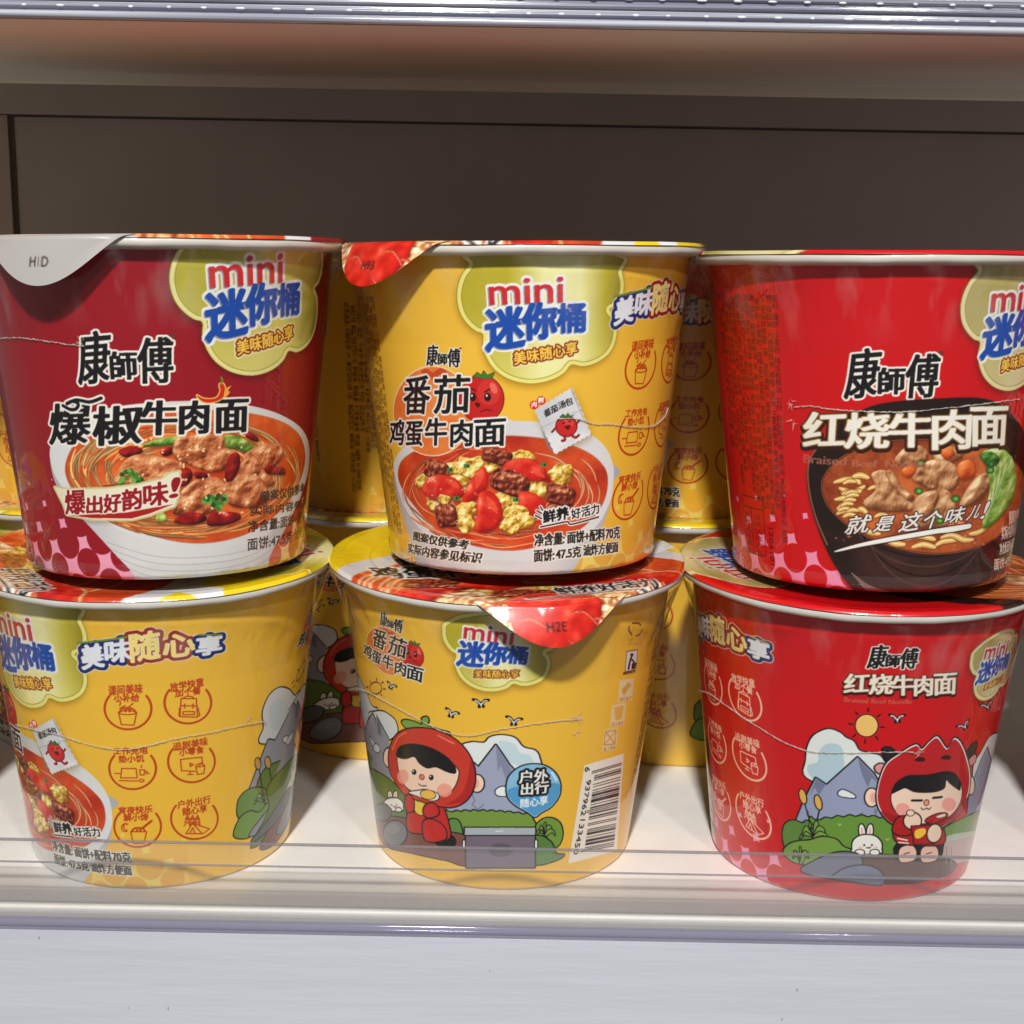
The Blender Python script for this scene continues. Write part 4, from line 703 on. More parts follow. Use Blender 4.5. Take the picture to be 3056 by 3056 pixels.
# ------------------------------------------------------------------ printed lids (mm, tab towards -y)
def paint_lid(kind):
    base, soupc, pal, bowl = {'yellow': ((240,208,28), ((176,40,18),(228,96,44)), PAL_Y, (214,214,216)), 'red': ((206,16,24), ((120,44,20),(206,100,44)), PAL_G, (30,18,16)), 'dark': ((160,20,32), ((190,60,20),(236,120,60)), PAL_D, (226,226,226))}[kind]
    cv = Canvas(840, 840, base, 6.0); m = LMM(); g = np.random.default_rng(5)
    cv.ell(m, (0,-30), (57,47), bowl); mk, y, x = cv.ell(m, (0,-36), (53,43), soupc[1])
    n = nz(NZ, y, x, mk.shape); cv.put(mk*np.clip(.5+.3*n, 0, 1), y, x, soupc[0], .8)
    cols = {'yellow': ((176,60,30),(236,150,104),(250,216,170)), 'red': ((130,40,20),(214,110,50),(240,186,110)), 'dark': ((190,80,30),(236,150,80),(250,214,150))}[kind]
    class Flip:
        def __call__(s, P): return m(np.asarray(P)*(.1,.1))
    f = Flip()
    for k in range(26):
        r = 1-.02*k; a = g.uniform(0, 180); P = [(500*r*math.cos(math.radians(t)), -360+400*r*math.sin(math.radians(t))+g.uniform(-6,6)) for t in np.linspace(a, a+60, 8)]; cv.noodles(f, [P], 2.0, cols)
    for k in range(24):
        a = g.uniform(-.2, math.pi+.2); P = [(x_, -250-70*math.sin(a)+18*math.sin(x_*.02+k)+g.uniform(-30,30)-k*9) for x_ in np.linspace(g.uniform(-500,300), g.uniform(100,560), 7)]; cv.noodles(f, [P], 1.8, cols)
    if kind == 'yellow':
        for k in range(20): egg(cv, f, (g.uniform(-330,330), g.uniform(-640,-300)), 70, 55, k)
        for k in range(9): beef(cv, f, (g.uniform(-300,380), g.uniform(-560,-240)), 72, 55, g.uniform(-30,30), k)
        for c in ((-300,-380),(-120,-300),(150,-330),(330,-330)): tom(cv, f, [(c[0]-90,c[1]),(c[0]-50,c[1]+60),(c[0]+60,c[1]+55),(c[0]+95,c[1]),(c[0]+20,c[1]-50)])
        for q in ((-150,-560,90),(170,-560,90),(-230,-500,80),(250,-500,80),(-90,-640,60),(110,-650,60),(-200,-440,70),(200,-440,70)):
            t = np.linspace(0, 2*np.pi, 16, endpoint=False); r = g.uniform(.8, 1.2, 16); cv.chunk(f, np.stack([q[0]+q[2]*r*np.cos(t), q[1]+q[2]*r*np.sin(t)], 1), (150,60,30), (226,190,130), (252,240,205), feat=2.0, amp=1.2, r=1.0, spec=.15)
        tom(cv, f, [(-110,-470),(-30,-420),(70,-430),(130,-500),(120,-590),(50,-650),(-50,-650),(-120,-580)], [(-60,-480),(20,-450),(60,-490),(-20,-520)])
        for k in range(14): x_, y_ = g.uniform(-260,260), g.uniform(-680,-430); cv.noodles(f, [[(x_,y_),(x_+40,y_+g.uniform(-30,30)),(x_+90,y_+g.uniform(-40,40))]], .9, ((150,30,20),(200,60,40),(240,150,110)))
        for t, a, b, c in (('番茄', (-330,-40), (-100,-40), (-330,110)), ('鸡蛋牛肉面', (-420,-190), (20,-190), (-420,-60))): cv.text(f, t, a, b, c, BLK, .35, [(.9, WHT)])
        cv.text(f, '鲜养好活力', (40,-440), (330,-420), (40,-350), BLK, .2, [(.6, WHT)]); cv.line(f, [(-60,-480),(150,-450),(330,-440)], .7, BLK, edge=WHT, ew=.7)
        cv.poly(f, [(380,20),(440,-60),(520,-10),(560,60),(470,80)], (236,236,238), smooth=False)
    elif kind == 'dark':
        for k in range(12): cv.chunk(f, [(g.uniform(-380,380)+u*70*g.uniform(.8,1.2), -330+v*90+g.uniform(-40,40)-20*k) for u, v in ((-1,0),(-.5,.8),(.6,.7),(1,0),(.2,-.8))], (130,52,20), (212,126,70), (250,196,140), feat=1.6)
        cv.poly(f, [(-400,-430),(-300,-470),(300,-470),(400,-430),(300,-800),(-300,-800)], (176,172,170), smooth=False)
    else:
        for k in range(8): meat(cv, f, [(-300+k*80+u*70, -330+(k % 3)*60+v*60) for u, v in ((-1,0),(-.5,.8),(.6,.7),(1,0),(.2,-.8))])
    lc = Aff(mU2, (1030,430), m([(14,30)])[0], .58, 0); lc.sc = .9; cloud(cv, lc, pal, False)
    return cv
# ------------------------------------------------------------------ materials
def new_mat(name):
    m = bpy.data.materials.new(name); m.use_nodes = True; nt = m.node_tree; b = nt.nodes['Principled BSDF']; return m, nt, b
def nd(nt, t, **k):
    n = nt.nodes.new(t)
    for a, v in k.items():
        if a in n.inputs: n.inputs[a].default_value = v
        else: setattr(n, a, v)
    return n
def bump(nt, b, scale, stre, dist, sock='Normal', sc3=(1,1,1), detail=4):
    tc = nd(nt, 'ShaderNodeTexCoord'); mp = nd(nt, 'ShaderNodeMapping'); mp.inputs['Scale'].default_value = sc3
    n = nd(nt, 'ShaderNodeTexNoise'); n.inputs['Scale'].default_value = scale; n.inputs['Detail'].default_value = detail
    bp = nd(nt, 'ShaderNodeBump'); bp.inputs['Strength'].default_value = stre; bp.inputs['Distance'].default_value = dist
    L = nt.links.new; L(tc.outputs['Object'], mp.inputs[0]); L(mp.outputs[0], n.inputs['Vector']); L(n.outputs['Fac'], bp.inputs['Height']); L(bp.outputs[0], b.inputs[sock]); return n
def plain(name, col, rough=.5, noise=0.0, nscale=30, spec=.5, bmp=None, coat=0.0, sc3=(1,1,1), specks=0.0):
    m, nt, b = new_mat(name); b.inputs['Roughness'].default_value = rough; b.inputs['Specular IOR Level'].default_value = spec; b.inputs['Coat Weight'].default_value = coat
    c = [(v/255/12.92 if v/255 <= .04045 else ((v/255+.055)/1.055)**2.4) for v in col]
    b.inputs['Base Color'].default_value = (*c, 1)
    if noise:
        tc = nd(nt, 'ShaderNodeTexCoord'); mp = nd(nt, 'ShaderNodeMapping'); mp.inputs['Scale'].default_value = sc3
        n = nd(nt, 'ShaderNodeTexNoise'); n.inputs['Scale'].default_value = nscale; n.inputs['Detail'].default_value = 6
        r = nd(nt, 'ShaderNodeValToRGB'); r.color_ramp.elements[0].position = .3; r.color_ramp.elements[1].position = .72
        r.color_ramp.elements[0].color = (*[v*(1-noise) for v in c], 1); r.color_ramp.elements[1].color = (*[min(1, v*(1+noise*.5)) for v in c], 1)
        L = nt.links.new; L(tc.outputs['Object'], mp.inputs[0]); L(mp.outputs[0], n.inputs['Vector']); L(n.outputs['Fac'], r.inputs[0]); L(r.outputs[0], b.inputs['Base Color'])
    if specks:   # a few dark flecks of dust and scuffs
        tc = nd(nt, 'ShaderNodeTexCoord'); mp = nd(nt, 'ShaderNodeMapping'); mp.inputs['Scale'].default_value = (1, 1, .45); vo = nd(nt, 'ShaderNodeTexVoronoi'); vo.inputs['Scale'].default_value = 260
        lt = nd(nt, 'ShaderNodeMath', operation='LESS_THAN'); lt.inputs[1].default_value = .06; sx = nd(nt, 'ShaderNodeSeparateColor'); g2 = nd(nt, 'ShaderNodeMath', operation='GREATER_THAN'); g2.inputs[1].default_value = .62
        mu = nd(nt, 'ShaderNodeMath', operation='MULTIPLY'); m3 = nd(nt, 'ShaderNodeMath', operation='MULTIPLY'); m3.inputs[1].default_value = specks; mxc = nd(nt, 'ShaderNodeMix', data_type='RGBA'); mxc.inputs[7].default_value = (.16,.15,.15,1); L = nt.links.new
        L(tc.outputs['Object'], mp.inputs[0]); L(mp.outputs[0], vo.inputs['Vector']); L(vo.outputs['Distance'], lt.inputs[0]); L(vo.outputs['Color'], sx.inputs[0]); L(sx.outputs[0], g2.inputs[0]); L(lt.outputs[0], mu.inputs[0]); L(g2.outputs[0], mu.inputs[1]); L(mu.outputs[0], m3.inputs[0]); L(m3.outputs[0], mxc.inputs[0])
        L(b.inputs['Base Color'].links[0].from_socket, mxc.inputs[6]); L(mxc.outputs[2], b.inputs['Base Color'])
    if bmp: bump(nt, b, bmp[0], bmp[1], bmp[2], sc3=sc3)
    return m
def print_material(name, rough, coat, crough, bscale, bstr):
    m, nt, b = new_mat(name); a = nd(nt, 'ShaderNodeVertexColor'); a.layer_name = 'Col'
    nt.links.new(a.outputs['Color'], b.inputs['Base Color']); b.inputs['Roughness'].default_value = rough; b.inputs['Specular IOR Level'].default_value = .35
    b.inputs['Coat Weight'].default_value = coat; b.inputs['Coat Roughness'].default_value = crough
    bump(nt, b, bscale, bstr, .0012, 'Coat Normal', (1,1,.28)); return m
def clear(name, tint, ior_f=1.45, gloss_rough=.06, extra=0.0, bm=None, gcol=(1,1,1), crease=0.0):
    m = bpy.data.materials.new(name); m.use_nodes = True; nt = m.node_tree; nt.nodes.remove(nt.nodes['Principled BSDF']); out = nt.nodes['Material Output']
    t = nd(nt, 'ShaderNodeBsdfTransparent'); t.inputs[0].default_value = (*tint, 1); g = nd(nt, 'ShaderNodeBsdfGlossy'); g.inputs['Roughness'].default_value = gloss_rough; g.inputs['Color'].default_value = (*gcol, 1)
    fr = nd(nt, 'ShaderNodeFresnel'); ge = nd(nt, 'ShaderNodeNewGeometry'); mr = nd(nt, 'ShaderNodeMapRange'); mr.inputs['To Min'].default_value = ior_f; mr.inputs['To Max'].default_value = 1/ior_f
    nt.links.new(ge.outputs['Backfacing'], mr.inputs['Value']); nt.links.new(mr.outputs[0], fr.inputs['IOR']); mx = nd(nt, 'ShaderNodeMixShader'); L = nt.links.new
    L(fr.outputs[0], mx.inputs[0]); L(t.outputs[0], mx.inputs[1]); L(g.outputs[0], mx.inputs[2]); last = mx
    if bm:
        class B: pass
        tc = nd(nt, 'ShaderNodeTexCoord'); mp = nd(nt, 'ShaderNodeMapping'); mp.inputs['Scale'].default_value = bm[3]; n = nd(nt, 'ShaderNodeTexNoise'); n.inputs['Scale'].default_value = bm[0]; n.inputs['Detail'].default_value = 3
        bp = nd(nt, 'ShaderNodeBump'); bp.inputs['Strength'].default_value = bm[1]; bp.inputs['Distance'].default_value = bm[2]
        L(tc.outputs['Object'], mp.inputs[0]); L(mp.outputs[0], n.inputs['Vector']); L(n.outputs['Fac'], bp.inputs['Height']); L(bp.outputs[0], g.inputs['Normal']); L(bp.outputs[0], fr.inputs['Normal'])
    if extra:
        d = nd(nt, 'ShaderNodeBsdfDiffuse'); d.inputs[0].default_value = (*gcol, 1); m2 = nd(nt, 'ShaderNodeMixShader'); m2.inputs[0].default_value = extra; L(mx.outputs[0], m2.inputs[1]); L(d.outputs[0], m2.inputs[2]); last = m2
    if crease:
        tc = nd(nt, 'ShaderNodeTexCoord'); mp = nd(nt, 'ShaderNodeMapping'); mp.inputs['Scale'].default_value = (1,1,.16); mp.inputs['Rotation'].default_value = (.12,.1,0); n = nd(nt, 'ShaderNodeTexNoise'); n.inputs['Scale'].default_value = 120; n.inputs['Detail'].default_value = 5
        r1 = nd(nt, 'ShaderNodeMapRange'); r1.inputs['From Min'].default_value = .54; r1.inputs['From Max'].default_value = .74; r1.inputs['To Max'].default_value = crease
        sp = nd(nt, 'ShaderNodeSeparateXYZ'); r2 = nd(nt, 'ShaderNodeMapRange'); r2.inputs['From Min'].default_value = .1; r2.inputs['From Max'].default_value = .6; mu = nd(nt, 'ShaderNodeMath', operation='MULTIPLY')
        d = nd(nt, 'ShaderNodeBsdfDiffuse'); d.inputs[0].default_value = (.85,.84,.82,1); m2 = nd(nt, 'ShaderNodeMixShader'); L(tc.outputs['Object'], mp.inputs[0]); L(mp.outputs[0], n.inputs['Vector']); L(n.outputs['Fac'], r1.inputs['Value']); L(tc.outputs['Generated'], sp.inputs[0]); L(sp.outputs['Z'], r2.inputs['Value'])
        L(r1.outputs[0], mu.inputs[0]); L(r2.outputs[0], mu.inputs[1]); L(mu.outputs[0], m2.inputs[0]); L(last.outputs[0], m2.inputs[1]); L(d.outputs[0], m2.inputs[2]); last = m2
    L(last.outputs[0], out.inputs[0]); return m
M_PRINT = print_material('printed_carton', .40, .75, .05, 30, .8)
M_TAB = print_material('printed_foil_tab', .34, .8, .12, 46, .9)
M_LID = print_material('printed_foil_lid', .30, .8, .08, 70, .9)
M_RIM = plain('white_paper_rim', (206,202,194), .45, .06, 60, bmp=(300,.2,.0003), coat=.35)
M_BASE = plain('paper_base', (190,176,150), .6, .1, 40)
M_FILM = clear('shrink_film', (.999,.999,.998), 1.2, .07, 0, (60,1.0,.004,(1,1,.25)), crease=.11)
M_TEAR = clear('torn_film_edge', (.86,.85,.83), 1.4, .2, .32, None, (.80,.76,.70))
M_HEM = clear('film_hem', (.985,.983,.98), 1.34, .06, .015, (90,1.0,.005,(1,1,.4)))
M_SHELF = plain('cream_shelf_paint', (239,238,235), .42, .05, 90, bmp=(900,.12,.0003), specks=.5)
M_UNDER = plain('beige_shelf_steel', (236,232,220), .6, .05, 8, spec=.2, bmp=(500,.08,.0003), sc3=(1,4,1))
M_PANEL = plain('taupe_back_panel', (180,164,156), .7, .1, 12, spec=.1, bmp=(700,.12,.0003))
M_POST = plain('taupe_upright_steel', (190,166,154), .7, .08, 15, spec=.1)
M_SEAM = plain('panel_joint_brown', (84,70,64), .9, .1, 20)
M_HOLE = plain('slot_shadow_black', (16,13,12), .9, .1, 20)
M_CLEAR = clear('clear_acrylic', (.985,.984,.983), 1.36, .05, .05, (60,.06,.001,(1,1,8)))
M_EDGE = clear('acrylic_cut_edge', (.62,.61,.64), 1.5, .1, .2, None, (.66,.66,.70))
M_NOSE = clear('violet_tinted_acrylic', (.66,.65,.76), 1.55, .06, .25, None, (.60,.60,.70))
M_CHAN = clear('frosted_rail_base', (.955,.952,.95), 1.28, .15, .07, (90,.1,.001,(.2,1,1)), (.72,.71,.70))
M_LIP = clear('grey_frosted_lip', (.80,.80,.80), 1.4, .2, .30, (90,.1,.001,(.2,1,1)), (.66,.66,.66))
M_STRIP = plain('white_label_strip', (209,212,224), .38, .09, 26, specks=.6, bmp=(220,.5,.0005), coat=.25, sc3=(.10,1,1))
def ribbed():
    m, nt, b = new_mat('ribbed_clear_plastic'); b.inputs['Roughness'].default_value = .12; b.inputs['Coat Weight'].default_value = 1; b.inputs['Coat Roughness'].default_value = .04; b.inputs['Specular IOR Level'].default_value = .8
    tc = nd(nt, 'ShaderNodeTexCoord'); mp = nd(nt, 'ShaderNodeMapping'); mp.inputs['Scale'].default_value = (.012, 1, 1); n = nd(nt, 'ShaderNodeTexNoise'); n.inputs['Scale'].default_value = 520; n.inputs['Detail'].default_value = 3
    r = nd(nt, 'ShaderNodeValToRGB'); e = r.color_ramp.elements; e[0].position = .32; e[0].color = (.13,.14,.21,1); e[1].position = .66; e[1].color = (.52,.54,.61,1); q = e.new(.48); q.color = (.30,.31,.38,1)
    L = nt.links.new; L(tc.outputs['Object'], mp.inputs[0]); L(mp.outputs[0], n.inputs['Vector']); L(n.outputs['Fac'], r.inputs[0]); L(r.outputs[0], b.inputs['Base Color']); return m
M_RIB = ribbed()
# ------------------------------------------------------------------ mesh helpers (mm in, metres out)
def link(name, me, parent=None, mats=()):
    o = bpy.data.objects.new(name, me); COL.objects.link(o)
    for m in mats: me.materials.append(m)
    if parent is not None: o.parent = parent
    return o
def mesh_np(name, V, Fq, smooth=True, mi=None):
    me = bpy.data.meshes.new(name); V = np.asarray(V, np.float32)*MM; Fq = np.asarray(Fq, np.int32); n, k = Fq.shape
    me.vertices.add(len(V)); me.vertices.foreach_set('co', V.ravel()); me.loops.add(n*k); me.loops.foreach_set('vertex_index', Fq.ravel())
    me.polygons.add(n); me.polygons.foreach_set('loop_start', np.arange(n, dtype=np.int32)*k); me.polygons.foreach_set('loop_total', np.full(n, k, np.int32))
    me.update(calc_edges=True); me.polygons.foreach_set('use_smooth', np.full(n, smooth))
    if mi is not None: me.polygons.foreach_set('material_index', np.asarray(mi, np.int32))
    return me
def grid_faces(nr, nc, wrap=False):
    i = np.arange(nr-1)[:,None]; j = np.arange(nc if wrap else nc-1)[None]; a = i*nc+j; b = i*nc+(j+1) % nc
    return np.stack([a, b, b+nc, a+nc], -1).reshape(-1, 4)
def colour(me, rgb):
    at = me.color_attributes.new('Col', 'FLOAT_COLOR', 'POINT'); at.data.foreach_set('color', np.concatenate([rgb, np.ones((len(rgb), 1))], 1).astype(np.float32).ravel())
def lathe(name, prof, n=160, wob=0.0):
    t = np.linspace(0, 2*np.pi, n, endpoint=False); P = np.asarray(prof, float)
    V = np.stack([P[:,0,None]*np.sin(t), -P[:,0,None]*np.cos(t), np.repeat(P[:,1,None], n, 1)], -1).reshape(-1, 3)
    if wob: q = np.arctan2(V[:,0], -V[:,1]); V[:,2] += wob*(np.sin(q*5+.6)+.6*np.sin(q*13+2)+.4*np.sin(q*29)); V[:,:2] *= (1+wob*.012*np.sin(q*7+1))[:,None]
    f = grid_faces(len(P), n, True); return mesh_np(name, V, f)
def box_mesh(name, x0, x1, y0, y1, z0, z1, bev=0.0, seg=2):
    bm = bmesh.new(); bmesh.ops.create_cube(bm, size=1)
    for v in bm.verts: v.co = Vector(((x0+x1)/2+v.co.x*(x1-x0), (y0+y1)/2+v.co.y*(y1-y0), (z0+z1)/2+v.co.z*(z1-z0)))*MM
    if bev: bmesh.ops.bevel(bm, geom=bm.edges[:], offset=bev*MM, segments=seg, affect='EDGES', profile=.5)
    me = bpy.data.meshes.new(name); bm.to_mesh(me); bm.free(); return me
def extrude_x(name, prof, x0, x1, closed=True, smooth=False):
    P = np.asarray(prof, float); n = len(P); V = np.concatenate([np.c_[np.full(n, x), P] for x in (x0, x1)])
    j = np.arange(n if closed else n-1); Fq = np.stack([j, (j+1) % n, (j+1) % n+n, j+n], 1); return mesh_np(name, V, Fq, smooth)
def tube(name, P, r, k=6, jit=0.0):
    P = np.asarray(P, float); T = np.gradient(P, axis=0); T /= np.linalg.norm(T, axis=1)[:,None]+1e-9; U = np.cross(T, (0,0,1.0)); U /= np.linalg.norm(U, axis=1)[:,None]+1e-9; W = np.cross(U, T)
    a = np.linspace(0, 2*np.pi, k, endpoint=False); rr = r*(1+jit*rng.uniform(-1, 1, len(P)))
    V = P[:,None]+rr[:,None,None]*(np.cos(a)[None,:,None]*U[:,None]+np.sin(a)[None,:,None]*W[:,None]); return mesh_np(name, V.reshape(-1, 3), grid_faces(len(P), k, True))
def tag(o, label, cat, group=None, kind=None):
    o['label'] = label; o['category'] = cat
    if group: o['group'] = group
    if kind: o['kind'] = kind
    return o
# ------------------------------------------------------------------ cups
LABELS = {'yellow': paint_yellow(), 'red': paint_red(), 'dark': paint_dark()}; LIDS = {k: paint_lid(k) for k in ('yellow','red','dark')}
def wall_mesh(design, off, face, step, half=104):
    fine = np.arange(face-half, face+half+1e-6, math.degrees(step/RT)); coarse = np.arange(fine[-1]+5, face+360-half-2, 6.0); a = np.concatenate([fine, coarse]); h = np.linspace(HW-.2, 0, int(HW/step)+1)
    A_, H_ = np.meshgrid(a, h); R_ = RAD(H_); R_ = R_-np.clip((1.2-H_)/1.2, 0, 1)**2*.9
    V = np.stack([R_*np.sin(np.radians(A_)), -R_*np.cos(np.radians(A_)), H_], -1).reshape(-1, 3)
    me = mesh_np('cup_wall', V, grid_faces(len(h), len(a), True)[:, ::-1])
    d = (A_+off-A0) % 360; colour(me, LABELS[design].vertex_colours((d/360*LW).ravel(), ((88-H_)*PX).ravel())); return me
def lid_mesh(kind, tab, step=.5):
    r = np.concatenate([[0.01], np.arange(1.5, 51.4, step), [51.7, 52.15, 52.3]]); a = np.radians(np.arange(0, 360, step*1.15)); R_, A_ = np.meshgrid(r, a, indexing='ij')
    z = H+.12-1.25*np.clip(1-(R_/48)**2, 0, 1)**.6+.10*np.sin(A_*9)*np.clip(R_/51-.6, 0, 1)+.25*(R_ > 40)-np.clip(R_-51.6, 0, 1)**1.5*1.6; x, y = R_*np.sin(A_), -R_*np.cos(A_)
    me = mesh_np('lid', np.stack([x, y, z], -1).reshape(-1, 3), grid_faces(len(r), len(a), True)[:, ::-1]); q = math.radians(tab)
    # lid frame: tab direction (sin q, -cos q) becomes -y
    lx, ly = (x*math.cos(q)+y*math.sin(q)).ravel(), (-x*math.sin(q)+y*math.cos(q)).ravel(); colour(me, LIDS[kind].vertex_colours((lx+70)*6, (70-ly)*6)); return me
def tab_mesh(kind, tab, length, out_deg, code):
    """paper lift tab: bell-shaped, bent over the rim"""
    nu, nv = 300, 110; u = np.linspace(-1, 1, nu); v = np.linspace(0, 1, nv); U, V_ = np.meshgrid(u, v); L = length*(np.cos(np.pi*U/2)**2)**.78*.97+.25
    t = V_*L; a = np.radians(tab+U*25.5); o = math.radians(out_deg); bend = np.clip(t/2.2, 0, 1)*(np.pi/2-o)
    k = np.cumsum(np.diff(t, axis=0, prepend=0)*np.cos(bend), 0); dz = np.cumsum(np.diff(t, axis=0, prepend=0)*np.sin(bend), 0)
    R_ = 51.6+k*1.0+.35*np.sin(U*4+V_*3); P = np.stack([R_*np.sin(a), -R_*np.cos(a), H+.18-dz], -1).reshape(-1, 3)
    me = mesh_np('pull_tab', P, grid_faces(nv, nu)); rr = 51.6+t; x, y = rr*np.sin(np.radians(U*25.5)), -rr*np.cos(np.radians(U*25.5))
    cv = Canvas(840, 840, (0,0,0), 6.0); cv.a[:] = LIDS[kind].a
    if code:
        class TM:
            def __call__(s, q): q = np.asarray(q, float).reshape(-1, 2); return np.stack([(q[:,0]+70)*6, (70-(q[:,1]-52))*6], 1)
        ly_ = -length*.52; cv.text(TM(), code, (-2.8, ly_-1.2), (2.8, ly_-1.2), (-2.8, ly_+1.3), (36,22,22), .08)
    colour(me, cv.vertex_colours(((x+70)*6).ravel(), ((70-y)*6).ravel())); return me
RIM_P = [(47.9,84.6),(49.4,84.9),(50.9,85.0),(51.8,85.4),(52.1,86.2),(52.0,87.1),(51.5,87.8),(50.6,87.95),(48.2,87.5),(47.6,86.4),(47.6,85.0)]
FILM_P = [(RAD(h)+.3+(51.9-RAD(84.9))*max(0, (h-62)/22.9)**2.2, h) for h in np.linspace(84.9, 62, 22)]
_rim = lathe('rim', RIM_P, 220, .10); _film = lathe('shrink_film', FILM_P, 120); _hem = lathe('film_hem', [(RAD(4.2)+.22,4.2),(RAD(3.2)+.45,3.2),(RAD(2.2)+.5,2.2),(RB+.25,1.0),(RB-.5,.3),(RB-1.6,.05)], 160); _base = lathe('base', [(37.2,.9),(36.6,.4),(35.4,2.4),(20,2.6),(.01,2.6)])
for q_, m_ in ((_rim, M_RIM), (_film, M_FILM), (_base, M_BASE), (_hem, M_HEM)): q_.materials.append(m_)
def wall_pt(a, h, off=.45):
    r = RAD(h)+off; return np.stack([r*np.sin(np.radians(a)), -r*np.cos(np.radians(a)), h], -1)
def tear_mesh(cup, crop, pts, stars):
    P = smooth_pts(pts, False, 14); a, h = cup_uv(cup, crop, P); n = len(a)
    h = h+rng.normal(0, .07, n); me1 = tube('tear_line', wall_pt(a, h, .28), .15, 6, .6); V = [np.array([v.co for v in me1.vertices])/MM]; F_ = [np.array([p.vertices[:] for p in me1.polygons])]; base = len(V[0])
    extra = []
    for i in range(3, n-3, 2): extra.append((a[i], h[i], rng.uniform(-1, 1), rng.uniform(.2,.5)))      # perforation teeth
    for (sx, sy), cnt, L in stars:
        aa, hh = cup_uv(cup, crop, [(sx, sy)])
        for k in range(cnt): extra.append((aa[0]+rng.uniform(-.8,.8), hh[0]+rng.uniform(-.6,.6), k*2*math.pi/cnt+rng.uniform(-.4,.4), L*rng.uniform(.2,.5)))
    for a_, h_, q, L in extra:
        dx, dy = math.cos(q)*L, math.sin(q)*L; w_ = .12; da = 57.3/RAD(h_)
        tri = [(a_-dy*w_*da, h_+dx*w_, .45), (a_+dy*w_*da, h_-dx*w_, .45), (a_+dx*da, h_+dy, .8), (a_+dx*da*.98, h_+dy*.98, .82)]
        V.append(np.array([wall_pt(t[0], t[1], t[2]) for t in tri])); F_.append(np.array([[base, base+1, base+2, base+3]])); base += 4
    me = mesh_np('tear_line', np.concatenate(V), np.concatenate(F_)); bpy.data.meshes.remove(me1); return me
def make_cup(loc, design, off, tab, label, group, tablen=13.5, tabout=24, code=None, step=.15, tilt=(0,0), tear=None, half=94, squash=1.0):
    x, y, z = loc; root = bpy.data.objects.new('noodle_cup', None); COL.objects.link(root); root.empty_display_size = .02
    R_ = Matrix((rot('x', tilt[0]) @ rot('y', tilt[1])).tolist()).to_4x4(); R_.translation = Vector((x*MM, y*MM, z*MM)); root.matrix_world = R_ @ Matrix.Diagonal((1, 1, squash, 1))
    tag(root, label, 'noodle cup', group); face = math.degrees(math.atan2(-x, CAM_D+y))
    link('cup_wall', wall_mesh(design, off, face, step, half), root, [M_PRINT]); link('rim', _rim, root); link('base', _base, root); link('shrink_film', _film, root)
    if z > 10: link('film_hem', _hem, root)
    lid = link('lid', lid_mesh(design, tab, .5 if step < .3 else 1.0), root, [M_LID])
    if tablen: link('pull_tab', tab_mesh(design, tab, tablen, tabout, code), lid, [M_TAB])
    if tear: link('tear_line', tear_mesh(*tear), root, [M_TEAR])
    return root
G1, G2 = 'noodle cups standing in the front row on the shelf', 'noodle cups stacked on top of the front row'
def P3(k): return CUPS[k][:3]
make_cup(P3('L1'), 'yellow', 42.5, -64, 'yellow noodle cup at lower left, turned to its six red round icons', G1, tear=('L1','C4',[(80,945),(200,975),(300,995),(400,1030),(520,1060),(640,1068),(760,1045),(900,1010),(1050,985),(1200,950),(1328,928)],[((1250,905),5,4.5),((1120,960),4,2.5),((1320,930),5,3.5)]))
make_cup(P3('L2'), 'yellow', 176.6, 14, 'yellow noodle cup at lower middle with child in tomato hood and barcode', G1, code='H2E', tablen=12.6, tear=('L2','C5',[(188,762),(260,785),(400,860),(520,925),(620,975),(720,997),(800,995),(900,970),(1050,945),(1200,925),(1322,915)],[((1300,905),7,6),((1290,980),4,4),((200,755),4,3)]))
make_cup(P3('L3'), 'red', 152, 113, 'bright red noodle cup at lower right with child in horned hood', G1, tear=('L3','C6',[(142,775),(200,790),(300,860),(420,940),(550,1020),(640,1060),(730,1080),(900,1085),(1050,1082),(1220,1080)],[((1240,1085),6,5),((150,775),6,3.5)]))
def up(k): return (CUPS[k][3], CUPS[k][4])
make_cup(P3('U1'), 'dark', 0, -18, 'dark crimson noodle cup with white pull tab stacked at upper left', G2, code='H1D', tablen=13.6, tabout=12, tilt=up('U1'), tear=('U1','C1',[(5,632),(100,628),(200,640),(300,655),(400,668),(442,672)],[((430,650),7,4)]))
make_cup(P3('U2'), 'yellow', 0, -46, 'yellow noodle cup with tomato soup bowl stacked at upper middle', G2, code='H9B', tilt=up('U2'), tear=('U2','C2',[(1110,925),(1180,920),(1240,930),(1300,950),(1380,950),(1450,960),(1540,965),(1600,955),(1648,912),(1664,870)],[((1150,925),4,2)]))
make_cup(P3('U3'), 'red', 0, 150, 'bright red noodle cup with dark soup bowl stacked at upper right', G2, tilt=up('U3'), tear=('U3','C3',[(560,905),(650,900),(760,915),(900,925),(1050,930),(1200,925),(1400,905),(1600,880),(1740,862)],[((550,880),6,4),((560,980),4,5),((650,895),4,2)]))
GB, GU = 'noodle cups in the back row on the shelf', 'noodle cups stacked on the back row'
YB_ = 54
make_cup((-46,YB_,0), 'yellow', 151, 175, 'yellow back-row cup behind the gap between lower left and lower middle cups', GB, step=.35, half=80)
make_cup((59,YB_,0), 'yellow', 83, 165, 'yellow back-row cup behind the gap between lower middle and lower right cups', GB, step=.35, half=80)
make_cup((-151,YB_,0), 'yellow', 20, 170, 'yellow back-row cup at the far left behind the lower left cup', GB, step=.5, half=80)
make_cup((-46,YB_,H-2.5), 'yellow', -72, 175, 'shaded yellow cup behind the gap left of the upper middle cup, ingredient print showing', GU, step=.35, half=80, tilt=(-.03,0), squash=.945)
